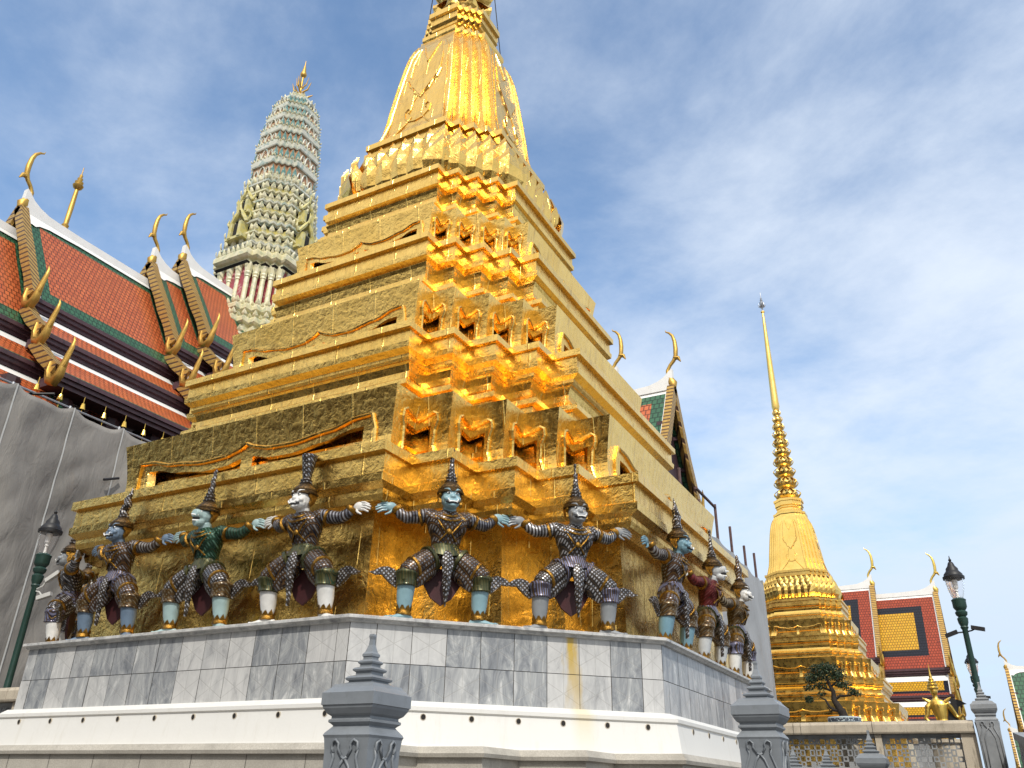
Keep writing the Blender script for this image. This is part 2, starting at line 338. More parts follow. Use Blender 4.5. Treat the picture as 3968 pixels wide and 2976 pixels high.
def make_chedi():
    root = empty('golden_chedi')
    mb = MB(); rloft(mb, [(4.80, 1.62), (4.76, 2.2), (4.73, 3.0)], 0.52); mb.build('drum', MT['gold'], root)
    mb = MB(); rloft(mb, [(4.84, 3.00), (4.97, 3.05), (4.97, 3.12), (4.7, 3.14)], RT); mb.build('cornice', MT['gold'], root)
    ledge(root, 5.17, 3.11, 3.735, 3.05)
    tiers = [(4.71, 3.735, 4.745, [(4.44, 3.74), (4.44, 4.02), (4.50, 4.05), (4.50, 4.12), (4.40, 4.16), (4.40, 4.72), (4.71, 4.745), (4.05, 4.83), (3.96, 4.86), (3.96, 5.10), (4.06, 5.12), (4.06, 5.20), (3.95, 5.23), (3.88, 5.32), (3.87, 5.42), (3.91, 5.52), (3.98, 5.60)]),
             (3.62, 6.10, 7.18, [(3.38, 6.10), (3.38, 6.40), (3.43, 6.43), (3.43, 6.52), (3.36, 6.56), (3.36, 7.15), (3.62, 7.18), (3.20, 7.25), (3.14, 7.28), (3.14, 7.44), (3.23, 7.46), (3.23, 7.54), (3.12, 7.57), (3.02, 7.68), (3.00, 7.78), (3.03, 7.92), (3.06, 7.98)]),
             (2.85, 8.54, 9.43, [(2.67, 8.54), (2.67, 8.78), (2.72, 8.81), (2.72, 8.90), (2.66, 8.94), (2.66, 9.40), (2.85, 9.43), (2.50, 9.48), (2.46, 9.50), (2.46, 9.70), (2.53, 9.72), (2.53, 9.80), (2.44, 9.83), (2.38, 9.92), (2.36, 10.02), (2.39, 10.12), (2.42, 10.17)])]
    for s, z0, z1, prof in tiers:
        mb = MB(); rloft(mb, prof, RT); t = mb.build('tier', MT['gold'], root)
        apron(t, s, z0+.012, z1)
    ledge(root, 4.14, 5.58, 6.10, 5.55); ledge(root, 3.15, 7.97, 8.54, 7.95); ledge(root, 2.49, 10.14, 10.70, 10.12)
    # lotus band: two rows of petals on a flaring core
    mb = MB(); rloft(mb, [(2.06, 10.70), (2.08, 11.0), (2.02, 11.4), (1.90, 11.8), (1.78, 12.05), (1.74, 12.12)], 0.545)
    lotus = mb.build('lotus_band', MT['gold'], root)
    pm = MB()
    for row, (s, z, h, w, lean, bul) in enumerate(((2.11, 10.88, 0.92, .78, -.02, .12), (2.00, 11.36, 0.86, .70, -.07, .11))):
        ring = rring(s, s*.545, z)
        for q in range(4):
            c, e = ((1, 0), (0, 1), (-1, 0), (0, -1))[q]
            for k in range(5):                                # on each projecting corner
                p = ring[q*9+2*k]; dg = Vector((c*.707+e*.707, e*.707-c*.707, 0)) if True else None
                petal(pm, Vector(p)-dg*.03, dg, Vector((-dg.y, dg.x, 0)), w*.95, h, lean, bul, .12)
            for k in range(4):                                # and a smaller one tucked into each re-entrant corner
                p = ring[q*9+2*k+1]; dg = Vector((c*.707+e*.707, e*.707-c*.707, 0))
                petal(pm, Vector(p)+dg*.02, dg, Vector((-dg.y, dg.x, 0)), w*.6, h*.8, lean, bul*.6, .10)
            p0, p1 = Vector(ring[q*9+8]), Vector(ring[(q*9+9) % 36]); n_ = 6
            od = Vector((c, e, 0)); tg = (p1-p0).normalized(); od = Vector((tg.y, -tg.x, 0))
            for k in range(n_):
                f = (k+.5)/n_ if row == 0 else (k+1)/(n_+1)
                petal(pm, p0.lerp(p1, f), od, tg, w, h, lean, bul, .065)
            for k in range(n_-1):
                petal(pm, p0.lerp(p1, (k+1)/n_), od, tg, w*.6, h*.75, lean, bul*.5, .04)
    pm.build('petals', MT['gold'], lotus)
    mb = MB(); rloft(mb, [(1.74, 12.06), (1.80, 12.10), (1.80, 12.18), (1.87, 12.21), (1.83, 12.24), (1.83, 12.46), (1.89, 12.46), (1.89, 12.60), (1.5, 12.61)], 0.543); mb.build('ledge', MT['gold'], root)
    # bell with ribbed corners
    BELL = [(1.75, 12.60), (1.68, 12.78), (1.60, 13.05), (1.54, 13.45), (1.50, 13.83), (1.40, 14.6), (1.31, 15.3), (1.25, 15.65), (1.16, 15.98), (1.06, 16.2), (0.97, 16.42)]
    def rb(z): return 0.53-0.055*max(0, (z-14.5)/1.9)
    mb = MB(); rloft(mb, BELL, rb); bell = mb.build('bell', MT['gold'], root)
    def bs(z): return lerp_tab(BELL[:1]+BELL, z) if False else next((s0+(s1-s0)*(z-z0)/(z1-z0) for (s0, z0), (s1, z1) in zip(BELL, BELL[1:]) if z <= z1), BELL[-1][0])
    rl = MB()
    def face(q, x, z):
        s = bs(z)+.008; X, Y = x*bs(z)*rb(z), -s; c, e = ((1, 0), (0, 1), (-1, 0), (0, -1))[q]
        return Vector((X*c-Y*e, X*e+Y*c, z))
    for q in range(4):
        for sx in (-1, 1):
            rl.tube([face(q, sx*x, z) for x, z in ((.90, 12.66), (.86, 13.4), (.84, 14.2), (.82, 15.0), (.80, 15.6), (.66, 15.92))], 0.019, 5)
            rl.tube([face(q, sx*x, z) for x, z in ((.70, 12.64), (.52, 12.9), (.30, 13.15), (.16, 13.35))], 0.019, 5)
            rl.tube([face(q, sx*x, z) for x, z in ((.0, 15.25), (.22, 15.6), (.40, 15.95))], 0.024, 5)
            rl.tube([face(q, sx*x, z) for x, z in ((.52, 15.9), (.60, 15.3), (.56, 14.85), (.40, 14.6))], 0.022, 5)
            rl.tube([face(q, sx*x, z) for x, z in ((.62, 14.75), (.50, 14.5), (.38, 14.42), (.26, 14.2), (.12, 14.12), (0, 13.98))], 0.022, 5)
            rl.tube([face(q, sx*x, z) for x, z in ((.10, 14.1), (.22, 13.85), (.24, 13.6))], 0.016, 5)
            rl.tube([face(q, sx*x, z) for x, z in ((.0, 13.18), (.22, 13.22), (.38, 13.38), (.42, 13.58), (.32, 13.68), (.24, 13.6), (.28, 13.52))], 0.019, 5)
        # leaf shape standing a little proud of the face
        lf = [face(q, x, z) for x, z in ((-.60, 14.75), (-.36, 14.45), (0, 14.02), (.36, 14.45), (.60, 14.75), (.30, 14.68), (0, 14.60), (-.30, 14.68))]
        b0 = lf; nrm = Vector((b0[0]-b0[4]).cross(Vector((0, 0, 1)))).normalized(); nrm = nrm if nrm.dot(b0[0]) > 0 else -nrm
        rl.loft([lf, [p+nrm*.02 for p in lf]])
        # banner of the corner ribs
    for q in range(4):
        for k in range(5):
            pts = []
            for s, z in BELL[:-1]:
                r = rring(s, s*rb(z), z)[q*9+2*k]; pts.append(Vector(r)*1.0)
            rl.tube(pts, .016, 5)
        for k in range(4):
            p = [Vector(rring(bs(z), bs(z)*rb(z), z)[q*9+2*k+1]) for z in (12.66, 13.4, 14.2, 15.0, 15.5)]
            rl.tube(p, .015, 5)
    rl.build('relief', MT['gold'], bell)
    # throne
    mb = MB(); rloft(mb, [(0.97, 16.40), (1.0, 16.46), (1.0, 16.58), (.95, 16.60), (.82, 16.63), (.82, 16.72), (.75, 16.76), (.73, 16.90), (.79, 16.94), (.79, 17.02), (.85, 17.08), (.83, 17.12), (.83, 17.34), (.885, 17.36), (.885, 17.52), (.6, 17.53)], 0.47); mb.build('throne', MT['gold'], root)
    # lotus spire of ten rings, needle, finial
    sp = MB(); z = 17.52; n_ = 10; tot = 6.63; hs = [1.0-.045*k for k in range(n_)]; sc = tot/sum(hs)
    pts = MB()
    for k in range(n_):
        h = hs[k]*sc; r = 0.74*(1-k/n_)+0.20*k/n_
        sp.lathe([(r*.62, z), (r*.70, z+.15*h), (r*.92, z+.45*h), (r*.80, z+.75*h), (r*.58, z+.92*h), (r*.55, z+h)], n=14)
        for j in range(9):
            a = 2*PI*(j+.5*(k % 2))/9; o_ = Vector((math.cos(a), math.sin(a), 0)); tg = Vector((-o_.y, o_.x, 0))
            petal(pts, o_*(r*.66)+Vector((0, 0, z+.02*h)), o_, tg, r*.66, h*.62, r*.22, r*.26, r*.10)
            petal(pts, o_*(r*.60)+Vector((0, 0, z+.98*h)), o_, tg, r*.5, -h*.40, r*.36, r*.16, r*.06)
        z += h
    s_ = sp.build('lotus_spire', MT['gold'], root, auto=40); pts.build('petals', MT['gold'], s_)
    nd = MB(); nd.lathe([(.20, 24.1), (.27, 24.35), (.25, 24.8), (.22, 26.5), (.15, 29.5), (.085, 31.9), (.07, 32.0), (.14, 32.05), (.14, 32.12), (.05, 32.15)], n=14); nd.build('needle', MT['gold'], root, auto=50)
    fn = MB(); fn.lathe([(.04, 32.1), (.04, 32.35), (.14, 32.5), (.20, 32.62), (.10, 32.68), (.16, 32.8), (.17, 32.9), (.07, 32.96), (.11, 33.08), (.05, 33.14), (.08, 33.25), (.03, 33.32), (.02, 33.8)], n=10)
    for j in range(8):
        a = 2*PI*j/8; fn.tube([(.14*math.cos(a), .14*math.sin(a), 32.52), (.27*math.cos(a), .27*math.sin(a), 32.6), (.26*math.cos(a), .26*math.sin(a), 32.78)], [.03, .02, .005], 5)
    fn.build('finial', MT['steel'], root, auto=40)
    return root
chedi = make_chedi()
tag(chedi, 'big gilded chedi with stepped tiers and ribbed bell, carried by a ring of demon statues', 'chedi', 'twin golden chedis')
twin = copy_tree(chedi); twin.location = (-0.22, 41.58, 0)
for ch in twin.children_recursive:
    if ch.type == 'MESH' and ch.data.materials[0] == MT['gold']: ch.material_slots[0].link = 'OBJECT'; ch.material_slots[0].material = MT['gold_far']
tag(twin, 'distant golden chedi with its whole slender needle spire visible, behind the little bonsai tree', 'chedi')
for k_, (p, q) in enumerate((((-.98, -.62, 12.6), (-.60, -.42, 20.6)), ((.93, .58, 16.0), (.55, .32, 20.6)))):
    mb = MB(); p, q = Vector(p), Vector(q)
    mb.tube([p+(q-p)*i/6 for i in range(7)], .013, 5); o = mb.build('guy_wire', MT['black'])
    tag(o, ('thin dark wire stretched along the left side of the big golden bell', 'thin dark wire hanging down the right side of the big golden bell')[k_], 'wire', 'wires beside the golden bell')

# ------------------------------------------------------------------ marble plinth
def oct_(s, z, c=None):
    c = .515*s if c is None else c
    return [(c, -s, z), (s, -c, z), (s, c, z), (c, s, z), (-c, s, z), (-s, c, z), (-s, -c, z), (-c, -s, z)]
def marble():
    mt, t, b = newmat('marble_tiles'); g = G(t)
    at = g.n('ShaderNodeAttribute'); at.attribute_name = 'tone'
    off = g.n('ShaderNodeVectorMath', operation='MULTIPLY_ADD')      # every tile is cut from another piece of stone
    cc = g.n('ShaderNodeTexCoord'); g.l(cc.outputs['Object'], off.inputs[0]); off.inputs[1].default_value = (1, 1, 1)
    cv = g.n('ShaderNodeCombineXYZ'); 
    for i, k_ in enumerate((37, 91, 53)): g.l(g.math('MULTIPLY', at.outputs['Fac'], k_), cv.inputs[i])
    g.l(cv.outputs[0], off.inputs[2])
    mp = g.n('ShaderNodeMapping'); mp.inputs['Rotation'].default_value = (R(25), R(35), R(20)); mp.inputs['Scale'].default_value = (1, 1, .35); g.l(off.outputs[0], mp.inputs[0])
    ve = g.noise(mp.outputs[0], 4.5, 8, .70, 2.0); cl = g.noise(mp.outputs[0], 2.2, 4, .6, .6)
    dark = g.ramp(ve, [(.30, (.12, .13, .145)), (.44, (.22, .23, .245)), (.56, (.32, .33, .335)), (.68, (.54, .54, .53))])
    lite = g.ramp(ve, [(.28, (.28, .28, .285)), (.42, (.46, .457, .45)), (.7, (.58, .575, .56))])
    base = g.mix(g.mr(g.math('ADD', at.outputs['Fac'], g.mr(cl, .3, .7, -.15, .15)), .35, .75), dark, lite)
    # engraved six-ray star on every tile
    uv = g.sep(g.co('UV')); x = g.math('SUBTRACT', uv[0], .5); y = g.math('SUBTRACT', uv[1], .5); dm = None
    for an in (28, 90, 152):
        d = g.math('ABSOLUTE', g.math('SUBTRACT', g.math('MULTIPLY', x, math.sin(R(an))), g.math('MULTIPLY', y, math.cos(R(an)))))
        dm = d if dm is None else g.math('MINIMUM', dm, d)
    ln = g.mr(dm, .006, .016, 1, 0); base = g.mix(g.math('MULTIPLY', ln, .38), base, (.30, .29, .27))
    # rust-yellow run-off stain down the front
    o3 = g.sep(cc.outputs['Object']); e = g.math('MULTIPLY', g.math('ADD', o3[0], o3[1]), .7071)
    wob = g.mr(g.noise(g.co(scale=(1, 1, .3)), 6, 4), .3, .7, -.07, .07)
    st = g.math('MULTIPLY', g.mr(g.math('ABSOLUTE', g.math('SUBTRACT', g.math('ADD', e, wob), .71)), .03, .10, 1, 0), g.mr(o3[2], .8, 1.5, .30, .95))
    base = g.mix(st, base, (.50, .33, .035))
    g.l(base, b.inputs['Base Color']); b.inputs['Roughness'].default_value = .28
    g.l(g.bump(g.math('SUBTRACT', g.math('MULTIPLY', ve, .3), ln), .25, .004), b.inputs['Normal'])
    return mt
MT['marble'] = marble()
MT['joint'] = plain('tile_joint', (.10, .09, .08), .8, var=.3)
mc, t, b = newmat('marble_coping'); g = G(t); co = g.co(scale=(1, 1, 1)); ve = g.noise(co, 6, 8, .66, 1.2)
g.l(g.ramp(ve, [(.3, (.22, .22, .23)), (.5, (.45, .45, .44)), (.7, (.62, .61, .59))]), b.inputs['Base Color']); b.inputs['Roughness'].default_value = .35
MT['coping'] = mc
def white_base():
    mt, t, b = newmat('whitewashed_plaster'); g = G(t); co = g.co()
    st = g.noise(g.co(scale=(5, 5, .35)), 1.6, 6, .7); bl = g.noise(co, 1.5, 5)
    base = g.mix(g.mr(st, .56, .80, 0, .45), (.68, .67, .64), (.50, .47, .39)); base = g.mix(g.mr(bl, .45, .7, 0, .25), base, (.60, .59, .565))
    o3 = g.sep(co); e = g.math('MULTIPLY', g.math('ADD', o3[0], o3[1]), .7071)
    s2 = g.math('MULTIPLY', g.mr(g.math('ABSOLUTE', g.math('SUBTRACT', e, .76)), .05, .16, 1, 0), g.mr(o3[2], .40, .85, .05, .40))
    base = g.mix(s2, base, (.66, .50, .12)); g.l(base, b.inputs['Base Color']); b.inputs['Roughness'].default_value = .6
    g.l(g.bump(g.noise(co, 14, 4), .12, .01), b.inputs['Normal']); return mt
MT['plaster'] = white_base()
def granite(name, c0, c1, dirt=.5):
    mt, t, b = newmat(name); g = G(t); co = g.co(); sp = g.noise(co, 60, 3, .8); bl = g.noise(co, 2.0, 6, .65); st = g.noise(g.co(scale=(4, 4, .8)), 2.5, 6, .7)
    c = g.mix(g.mr(sp, .35, .65), c0, c1); c = g.mix(g.mr(bl, .42, .68, 0, .6), c, tuple(x*.68 for x in c0)); c = g.mix(g.mr(st, .55, .75, 0, dirt), c, (.085, .07, .05))
    g.l(c, b.inputs['Base Color']); b.inputs['Roughness'].default_value = .75; g.l(g.bump(sp, .3, .004), b.inputs['Normal']); return mt
MT['granite'] = granite('granite_kerb', (.36, .33, .28), (.50, .47, .41), .25)
MT['stone'] = granite('stained_stone', (.42, .36, .28), (.55, .49, .39), .75)

plinth = empty('marble_plinth', label='octagonal plinth of grey and white marble tiles on a whitewashed base under the statues', cat='plinth')
mb = MB(); mb.loft([oct_(5.285, .70), oct_(5.285, 1.60)], False, False); core = mb.build('wall_core', MT['joint'], plinth)
SP = 5.30; ov = [Vector(p) for p in oct_(SP, 0)]
tm = bpy.data.meshes.new('tiles'); tv, tf, tt = [], [], []
rnd = random.Random(11)
for i in range(8):
    p, q = ov[i], ov[(i+1) % 8]; ln = (q-p).length; d = (q-p)/ln; tw = .385 if i % 2 == 0 else .392
    xs = [0]; x = .29 if i % 2 == 0 else .2
    while x < ln-.1: xs.append(x); x += tw
    xs.append(ln)
    nrm = Vector((d.y, -d.x, 0))
    for k in range(len(xs)-1):
        for z0, z1 in ((.78, 1.20), (1.20, 1.605)):
            j = .0035; a, c = p+d*(xs[k]+j), p+d*(xs[k+1]-j); dz = nrm*rnd.uniform(-.0015, .0025)
            n0 = len(tv); tv += [(*(v+dz).xy, z) for v, z in ((a, z0+j), (c, z0+j), (c, z1-j), (a, z1-j))]; tf.append((n0, n0+1, n0+2, n0+3))
            dark = {7: .74, 1: .66}.get(i, .5); tone = rnd.uniform(.15, .56) if rnd.random() < dark else rnd.uniform(.58, .85)
            if i == 0: tone = ((.9, .3, .28, .5, .05, .35, .8, .66, .12, .88), (.88, .97, .86, .30, .28, .33, .78, .86, .32, .92))[z0 > 1][min(k, 9)]
            tt.append(tone)
tm.from_pydata(tv, [], tf); ul = tm.uv_layers.new(name='UVMap')
for i in range(len(tf)):
    for j, c in enumerate(((0, 0), (1, 0), (1, 1), (0, 1))): ul.data[i*4+j].uv = c
at = tm.attributes.new('tone', 'FLOAT', 'FACE'); at.data.foreach_set('value', tt); tm.materials.append(MT['marble']); tm.update()
o = bpy.data.objects.new('marble_tiles', tm); COL.objects.link(o); o.parent = plinth
mb = MB(); mb.loft([oct_(5.26, 1.595), oct_(5.335, 1.60), oct_(5.345, 1.625), oct_(5.385, 1.632), oct_(5.385, 1.66), oct_(5.37, 1.668)], True, True); mb.build('marble_coping', MT['coping'], plinth)
mb = MB(); mb.loft([oct_(5.51, .38), oct_(5.50, .42), oct_(5.455, .72), oct_(5.475, .735), oct_(5.475, .772), oct_(5.43, .785), oct_(5.36, .835), oct_(5.285, .84)], True, True); mb.build('white_base', MT['plaster'], plinth)
def hole(p, n_):
    mb = MB(); st = 0
    mb.mat = 0; ro = [(.030*math.cos(2*PI*k/12), .034*math.sin(2*PI*k/12)) for k in range(12)]
    ax = Vector((-n_.y, n_.x, 0))
    P = lambda a, b_, d: p+ax*a+Vector((0, 0, b_))+n_*d
    mb.loft([[P(x, y, -.02) for x, y in ro], [P(x, y, .008) for x, y in ro]], False, False)
    mb.loft([[P(x, y, .008) for x, y in ro], [P(x*.8, y*.8, .009) for x, y in ro]], False, False)
    mb.mat = 1; mb.add([P(x*.8, y*.8, .0075) for x, y in ro], (tuple(range(12)),))
    mb.build('drain_hole', (MT['stone'], MT['dark']), plinth)
HZ = .675; sH = 5.462; c_ = .515*sH
for k in range(9): hole(Vector((-2.28+.618*k, -sH, HZ)), Vector((0, -1, 0)))
for e in (-1.52, -1.0, -.49, .02, .52, 1.03, 1.51): m_ = (sH+c_)*.70711; hole(Vector((.70711*(m_+e), .70711*(e-m_), HZ)), Vector((.70711, -.70711, 0)))
for v in (-2.25, -1.6, -.96, -.3, .35, 1.0): hole(Vector((sH, v, HZ)), Vector((1, 0, 0)))
# stepped granite footing below it, block by block
gk = empty('granite_footing', label='stepped granite block footing below the white base of the plinth', cat='stone footing')
mb = MB(); mb.loft([rring(5.745, 3.505, .295, 3), rring(5.755, 3.515, .33, 3), rring(5.71, 3.47, .392, 3), rring(5.3, 3.1, .396, 3)], True, True); mb.build('coping', MT['granite'], gk)
jm = MB(); jm.loft([rring(5.70, 3.46, GROUND, 3), rring(5.70, 3.46, .30, 3)], False, False); jm.mat = 1
fp = rring(5.702, 3.462, 0, 3)
for i in range(len(fp)):
    p, q = Vector(fp[i]), Vector(fp[(i+1) % len(fp)]); d = (q-p); ln = d.length; d /= ln; n_ = max(1, round(ln/.78)); nr = Vector((d.y, -d.x, 0))
    for k in range(0, n_+1):
        for row, (z0, z1) in enumerate(((-.27, .29), (-.85, -.28), (-1.5, -.86))):
            x = ln*(k/n_)+(.0 if row % 2 == 0 else ln/n_*.5)
            if 0.02 < x < ln-.02: a = p+d*(x-.004)+nr*.002; c = p+d*(x+.004)+nr*.002; jm.quad((a.x, a.y, z0), (c.x, c.y, z0), (c.x, c.y, z1), (a.x, a.y, z1))
jm.build('block_wall', (MT['granite'], MT['joint']), gk)
# ------------------------------------------------------------------ the statues carrying the chedi
def mosaic(name, dark, mid, accent, f=19, light=(.30, .30, .32), pl=.30, stripes=False):
    """mirror-glass mosaic: a lattice of small silver dots on dark tesserae with gilt lines"""
    mt, t, b = newmat(name); g = G(t); co = g.co(); o3 = g.sep(co)
    if stripes: p = g.math('MULTIPLY', g.math('ADD', o3[0], g.math('MULTIPLY', o3[2], .15)), f*1.5); q_ = g.math('MULTIPLY', o3[2], f*.8)
    else: p = g.math('MULTIPLY', g.math('ADD', g.math('ADD', o3[0], o3[2]), g.math('MULTIPLY', o3[1], .7)), f); q_ = g.math('MULTIPLY', g.math('SUBTRACT', g.math('SUBTRACT', o3[0], o3[2]), g.math('MULTIPLY', o3[1], .7)), f)
    cell = g.n('ShaderNodeCombineXYZ'); g.l(g.math('FLOOR', p), cell.inputs[0]); g.l(g.math('FLOOR', q_), cell.inputs[1])
    wn = g.n('ShaderNodeTexWhiteNoise'); g.l(cell.outputs[0], wn.inputs[0]); rnd_ = wn.outputs[0]
    dx = g.math('ABSOLUTE', g.math('SUBTRACT', g.math('FRACT', p), .5)); dy = g.math('ABSOLUTE', g.math('SUBTRACT', g.math('FRACT', q_), .5))
    big = g.noise(co, 4, 3)
    c = g.mix(g.mr(g.math('ADD', rnd_, g.mr(big, .35, .65, -.3, .3)), .45, .55), dark, mid)
    dot = g.mr(dx if stripes else g.math('MAXIMUM', dx, dy), .19, .27, 1, 0)
    c = g.mix(g.math('MULTIPLY', dot, g.mr(rnd_, .1, .4, .35, 1)), c, light)
    edge = g.mr(dx if stripes else g.math('MAXIMUM', dx, dy), .42, .46); c = g.mix(g.math('MULTIPLY', edge, .8), c, accent)
    g.l(c, b.inputs['Base Color']); b.inputs['Metallic'].default_value = .45
    g.l(g.mr(rnd_, 0, 1, .18, .5), b.inputs['Roughness']); g.l(g.bump(rnd_, .35, .012), b.inputs['Normal']); return mt
def skin(name, col):
    mt, t, b = newmat(name); g = G(t); co = g.co(); nz = g.noise(co, 9, 5, .6)
    g.l(g.ramp(nz, [(.3, tuple(c*.78 for c in col)), (.62, col)]), b.inputs['Base Color']); b.inputs['Roughness'].default_value = .38
    g.l(g.bump(g.noise(co, 25, 3), .15, .005), b.inputs['Normal']); return mt
SK = {'blue': skin('pale_blue_paint', (.25, .40, .45)), 'grey': skin('grey_paint_skin', (.27, .285, .30)), 'white': skin('white_paint_skin', (.72, .71, .68)),
      'mint': skin('pale_mint_paint', (.36, .49, .49)), 'indigo': skin('slate_blue_paint', (.14, .20, .28)), 'steel': skin('steel_blue_paint', (.16, .29, .36)), 'ash': skin('ash_white_paint', (.50, .52, .53))}
MS = {'brown': mosaic('brown_silver_mosaic', (.030, .016, .010), (.06, .03, .018), (.13, .065, .015)), 'ink': mosaic('ink_brown_mosaic', (.012, .010, .016), (.034, .018, .012), (.16, .08, .018), light=(.26, .25, .25)),
      'silver': mosaic('silver_mosaic', (.018, .017, .02), (.04, .034, .034), (.09, .06, .03), light=(.46, .46, .48)), 'green': mosaic('green_glass_mosaic', (.005, .030, .017), (.01, .05, .026), (.02, .03, .015), light=(.10, .20, .15)),
      'red': mosaic('red_glass_mosaic', (.075, .006, .008), (.12, .010, .010), (.06, .02, .01), light=(.20, .05, .05)), 'bronze': mosaic('bronze_mosaic', (.04, .022, .010), (.075, .042, .012), (.15, .08, .02), light=(.22, .18, .12))}
AR = {k_: mosaic(k_+'_arm_rings', d_, m_, (.05, .03, .015), light=l_, stripes=True) for k_, d_, m_, l_ in (('brown', (.03, .016, .01), (.05, .025, .015), (.26, .25, .24)), ('ink', (.012, .010, .018), (.04, .02, .012), (.25, .25, .27)), ('silver', (.02, .018, .02), (.035, .03, .03), (.42, .42, .44)), ('green', (.006, .032, .018), (.01, .05, .026), (.05, .10, .07)), ('red', (.08, .007, .008), (.12, .01, .01), (.18, .03, .03)), ('bronze', (.04, .022, .01), (.07, .04, .012), (.3, .25, .18)))}
MT['trim'] = plain('gilt_trim', (.30, .155, .025), .32, metal=.85, var=.45, sc=22, bump=.5, bdist=.012); MT['hat'] = plain('dark_gilt_crown', (.10, .058, .02), .35, metal=.7, var=.6, sc=40, bump=.5, bdist=.01)
MT['band'] = mosaic('green_gold_band', (.010, .028, .014), (.02, .05, .022), (.15, .08, .015), f=20, light=(.10, .085, .03), stripes=True)
MT['blueband'] = mosaic('dark_gold_band', (.018, .015, .03), (.03, .025, .025), (.22, .12, .02), f=24, light=(.2, .2, .3), stripes=True)
MT['cape'] = plain('dark_red_cloth', (.045, .006, .008), .6, var=.2)
MT['eye'] = plain('eye_white', (.82, .82, .80), .3, var=0, bump=0); MT['soot'] = plain('soot_line', (.02, .02, .022), .5, var=0, bump=0)

def remesh(mb, name, voxel, it=4):
    me = mb.mesh(name+'_raw', MT['eye']); o = bpy.data.objects.new(name, me); COL.objects.link(o)
    r = o.modifiers.new('r', 'REMESH'); r.mode = 'VOXEL'; r.voxel_size = voxel
    s = o.modifiers.new('s', 'SMOOTH'); s.factor = .5; s.iterations = it
    dg = bpy.context.evaluated_depsgraph_get(); dg.update(); nm = bpy.data.meshes.new_from_object(o.evaluated_get(dg)); nm.name = name
    bpy.data.objects.remove(o); bpy.data.meshes.remove(me)
    nm.polygons.foreach_set('use_smooth', [True]*len(nm.polygons)); nm.materials.clear(); nm.materials.append(MT['eye']); return nm
PM = {}
mb = MB()                                                            # body: torso, arms, thighs in one surface
secs = [((0, -.02, .70), .15, .12), ((0, -.02, .78), .185, .14), ((0, -.035, .88), .165, .125), ((0, -.06, .98), .185, .14), ((0, -.085, 1.08), .235, .17), ((0, -.10, 1.17), .25, .165), ((0, -.11, 1.235), .20, .13), ((0, -.13, 1.29), .09, .09)]
mb.loft([[(c[0]+rx*math.cos(2*PI*i/20), c[1]+ry*math.sin(2*PI*i/20), c[2]) for i in range(20)] for c, rx, ry in secs])
for s in (-1, 1):
    mb.tube([(s*.12, -.09, 1.19), (s*.235, -.085, 1.225), (s*.36, -.05, 1.205), (s*.47, -.01, 1.195), (s*.545, .015, 1.24), (s*.60, .04, 1.325)], [.10, .094, .082, .076, .066, .05], 12)
    mb.tube([(s*.06, -.03, .77), (s*.16, -.05, .73), (s*.31, -.10, .64), (s*.43, -.13, .545), (s*.435, -.12, .47)], [.12, .14, .126, .11, .10], 14)
    mb.tube([(s*.14, -.02, .68), (s*.25, -.06, .53), (s*.35, -.09, .41)], [.12, .11, .06], 12)
PM['body'] = remesh(mb, 'body', .013); PM['body'].materials.append(MT['eye']); PM['body'].materials.append(MT['eye'])
for p_ in PM['body'].polygons:
    if abs(p_.center.x) > .275 and p_.center.z > 1.02: p_.material_index = 1
    elif p_.center.z < .88: p_.material_index = 2
mb = MB(); HC = Vector((0, -.20, 1.425))                             # demon head
mb.ell(HC, (.115, .125, .145)); mb.ell(HC+Vector((0, -.05, -.06)), (.10, .095, .085)); mb.ell(HC+Vector((0, -.125, -.015)), (.035, .035, .03)); mb.tube([HC+Vector((0, .02, -.08)), (0, -.13, 1.24)], [.078, .088], 12)
for s in (-1, 1):
    mb.tube([HC+Vector((s*.015, -.118, .055)), HC+Vector((s*.055, -.115, .078)), HC+Vector((s*.098, -.075, .088))], [.013, .015, .006], 7)
    mb.ell(HC+Vector((s*.065, -.098, -.035)), (.04, .035, .032)); mb.tube([HC+Vector((s*.004, -.145, -.072)), HC+Vector((s*.05, -.135, -.062)), HC+Vector((s*.088, -.085, -.035))], [.014, .016, .008], 7)
mb.tube([HC+Vector((-.05, -.118, -.112)), HC+Vector((0, -.138, -.118)), HC+Vector((.05, -.118, -.112))], [.014, .02, .014], 7)
PM['head_demon'] = remesh(mb, 'head', .0075, 2)
mb = MB()                                                            # monkey head: rounder skull, long open muzzle
mb.ell(HC+Vector((0, .0, .02)), (.11, .12, .13)); mb.tube([HC+Vector((0, .02, -.08)), (0, -.13, 1.24)], [.078, .088], 12)
mb.tube([HC+Vector((0, -.06, .0)), HC+Vector((0, -.17, .005))], [.078, .055], 12); mb.tube([HC+Vector((0, -.04, -.075)), HC+Vector((0, -.14, -.115))], [.07, .042], 12)
for s in (-1, 1): mb.tube([HC+Vector((s*.02, -.10, .07)), HC+Vector((s*.085, -.08, .075))], [.02, .018], 7)
PM['head_monkey'] = remesh(mb, 'head', .0075, 2)
def pmesh(key, name, mb, mats, auto=40):
    PM[key] = mb.mesh(name, mats, True); smooth_by_angle(PM[key], auto)
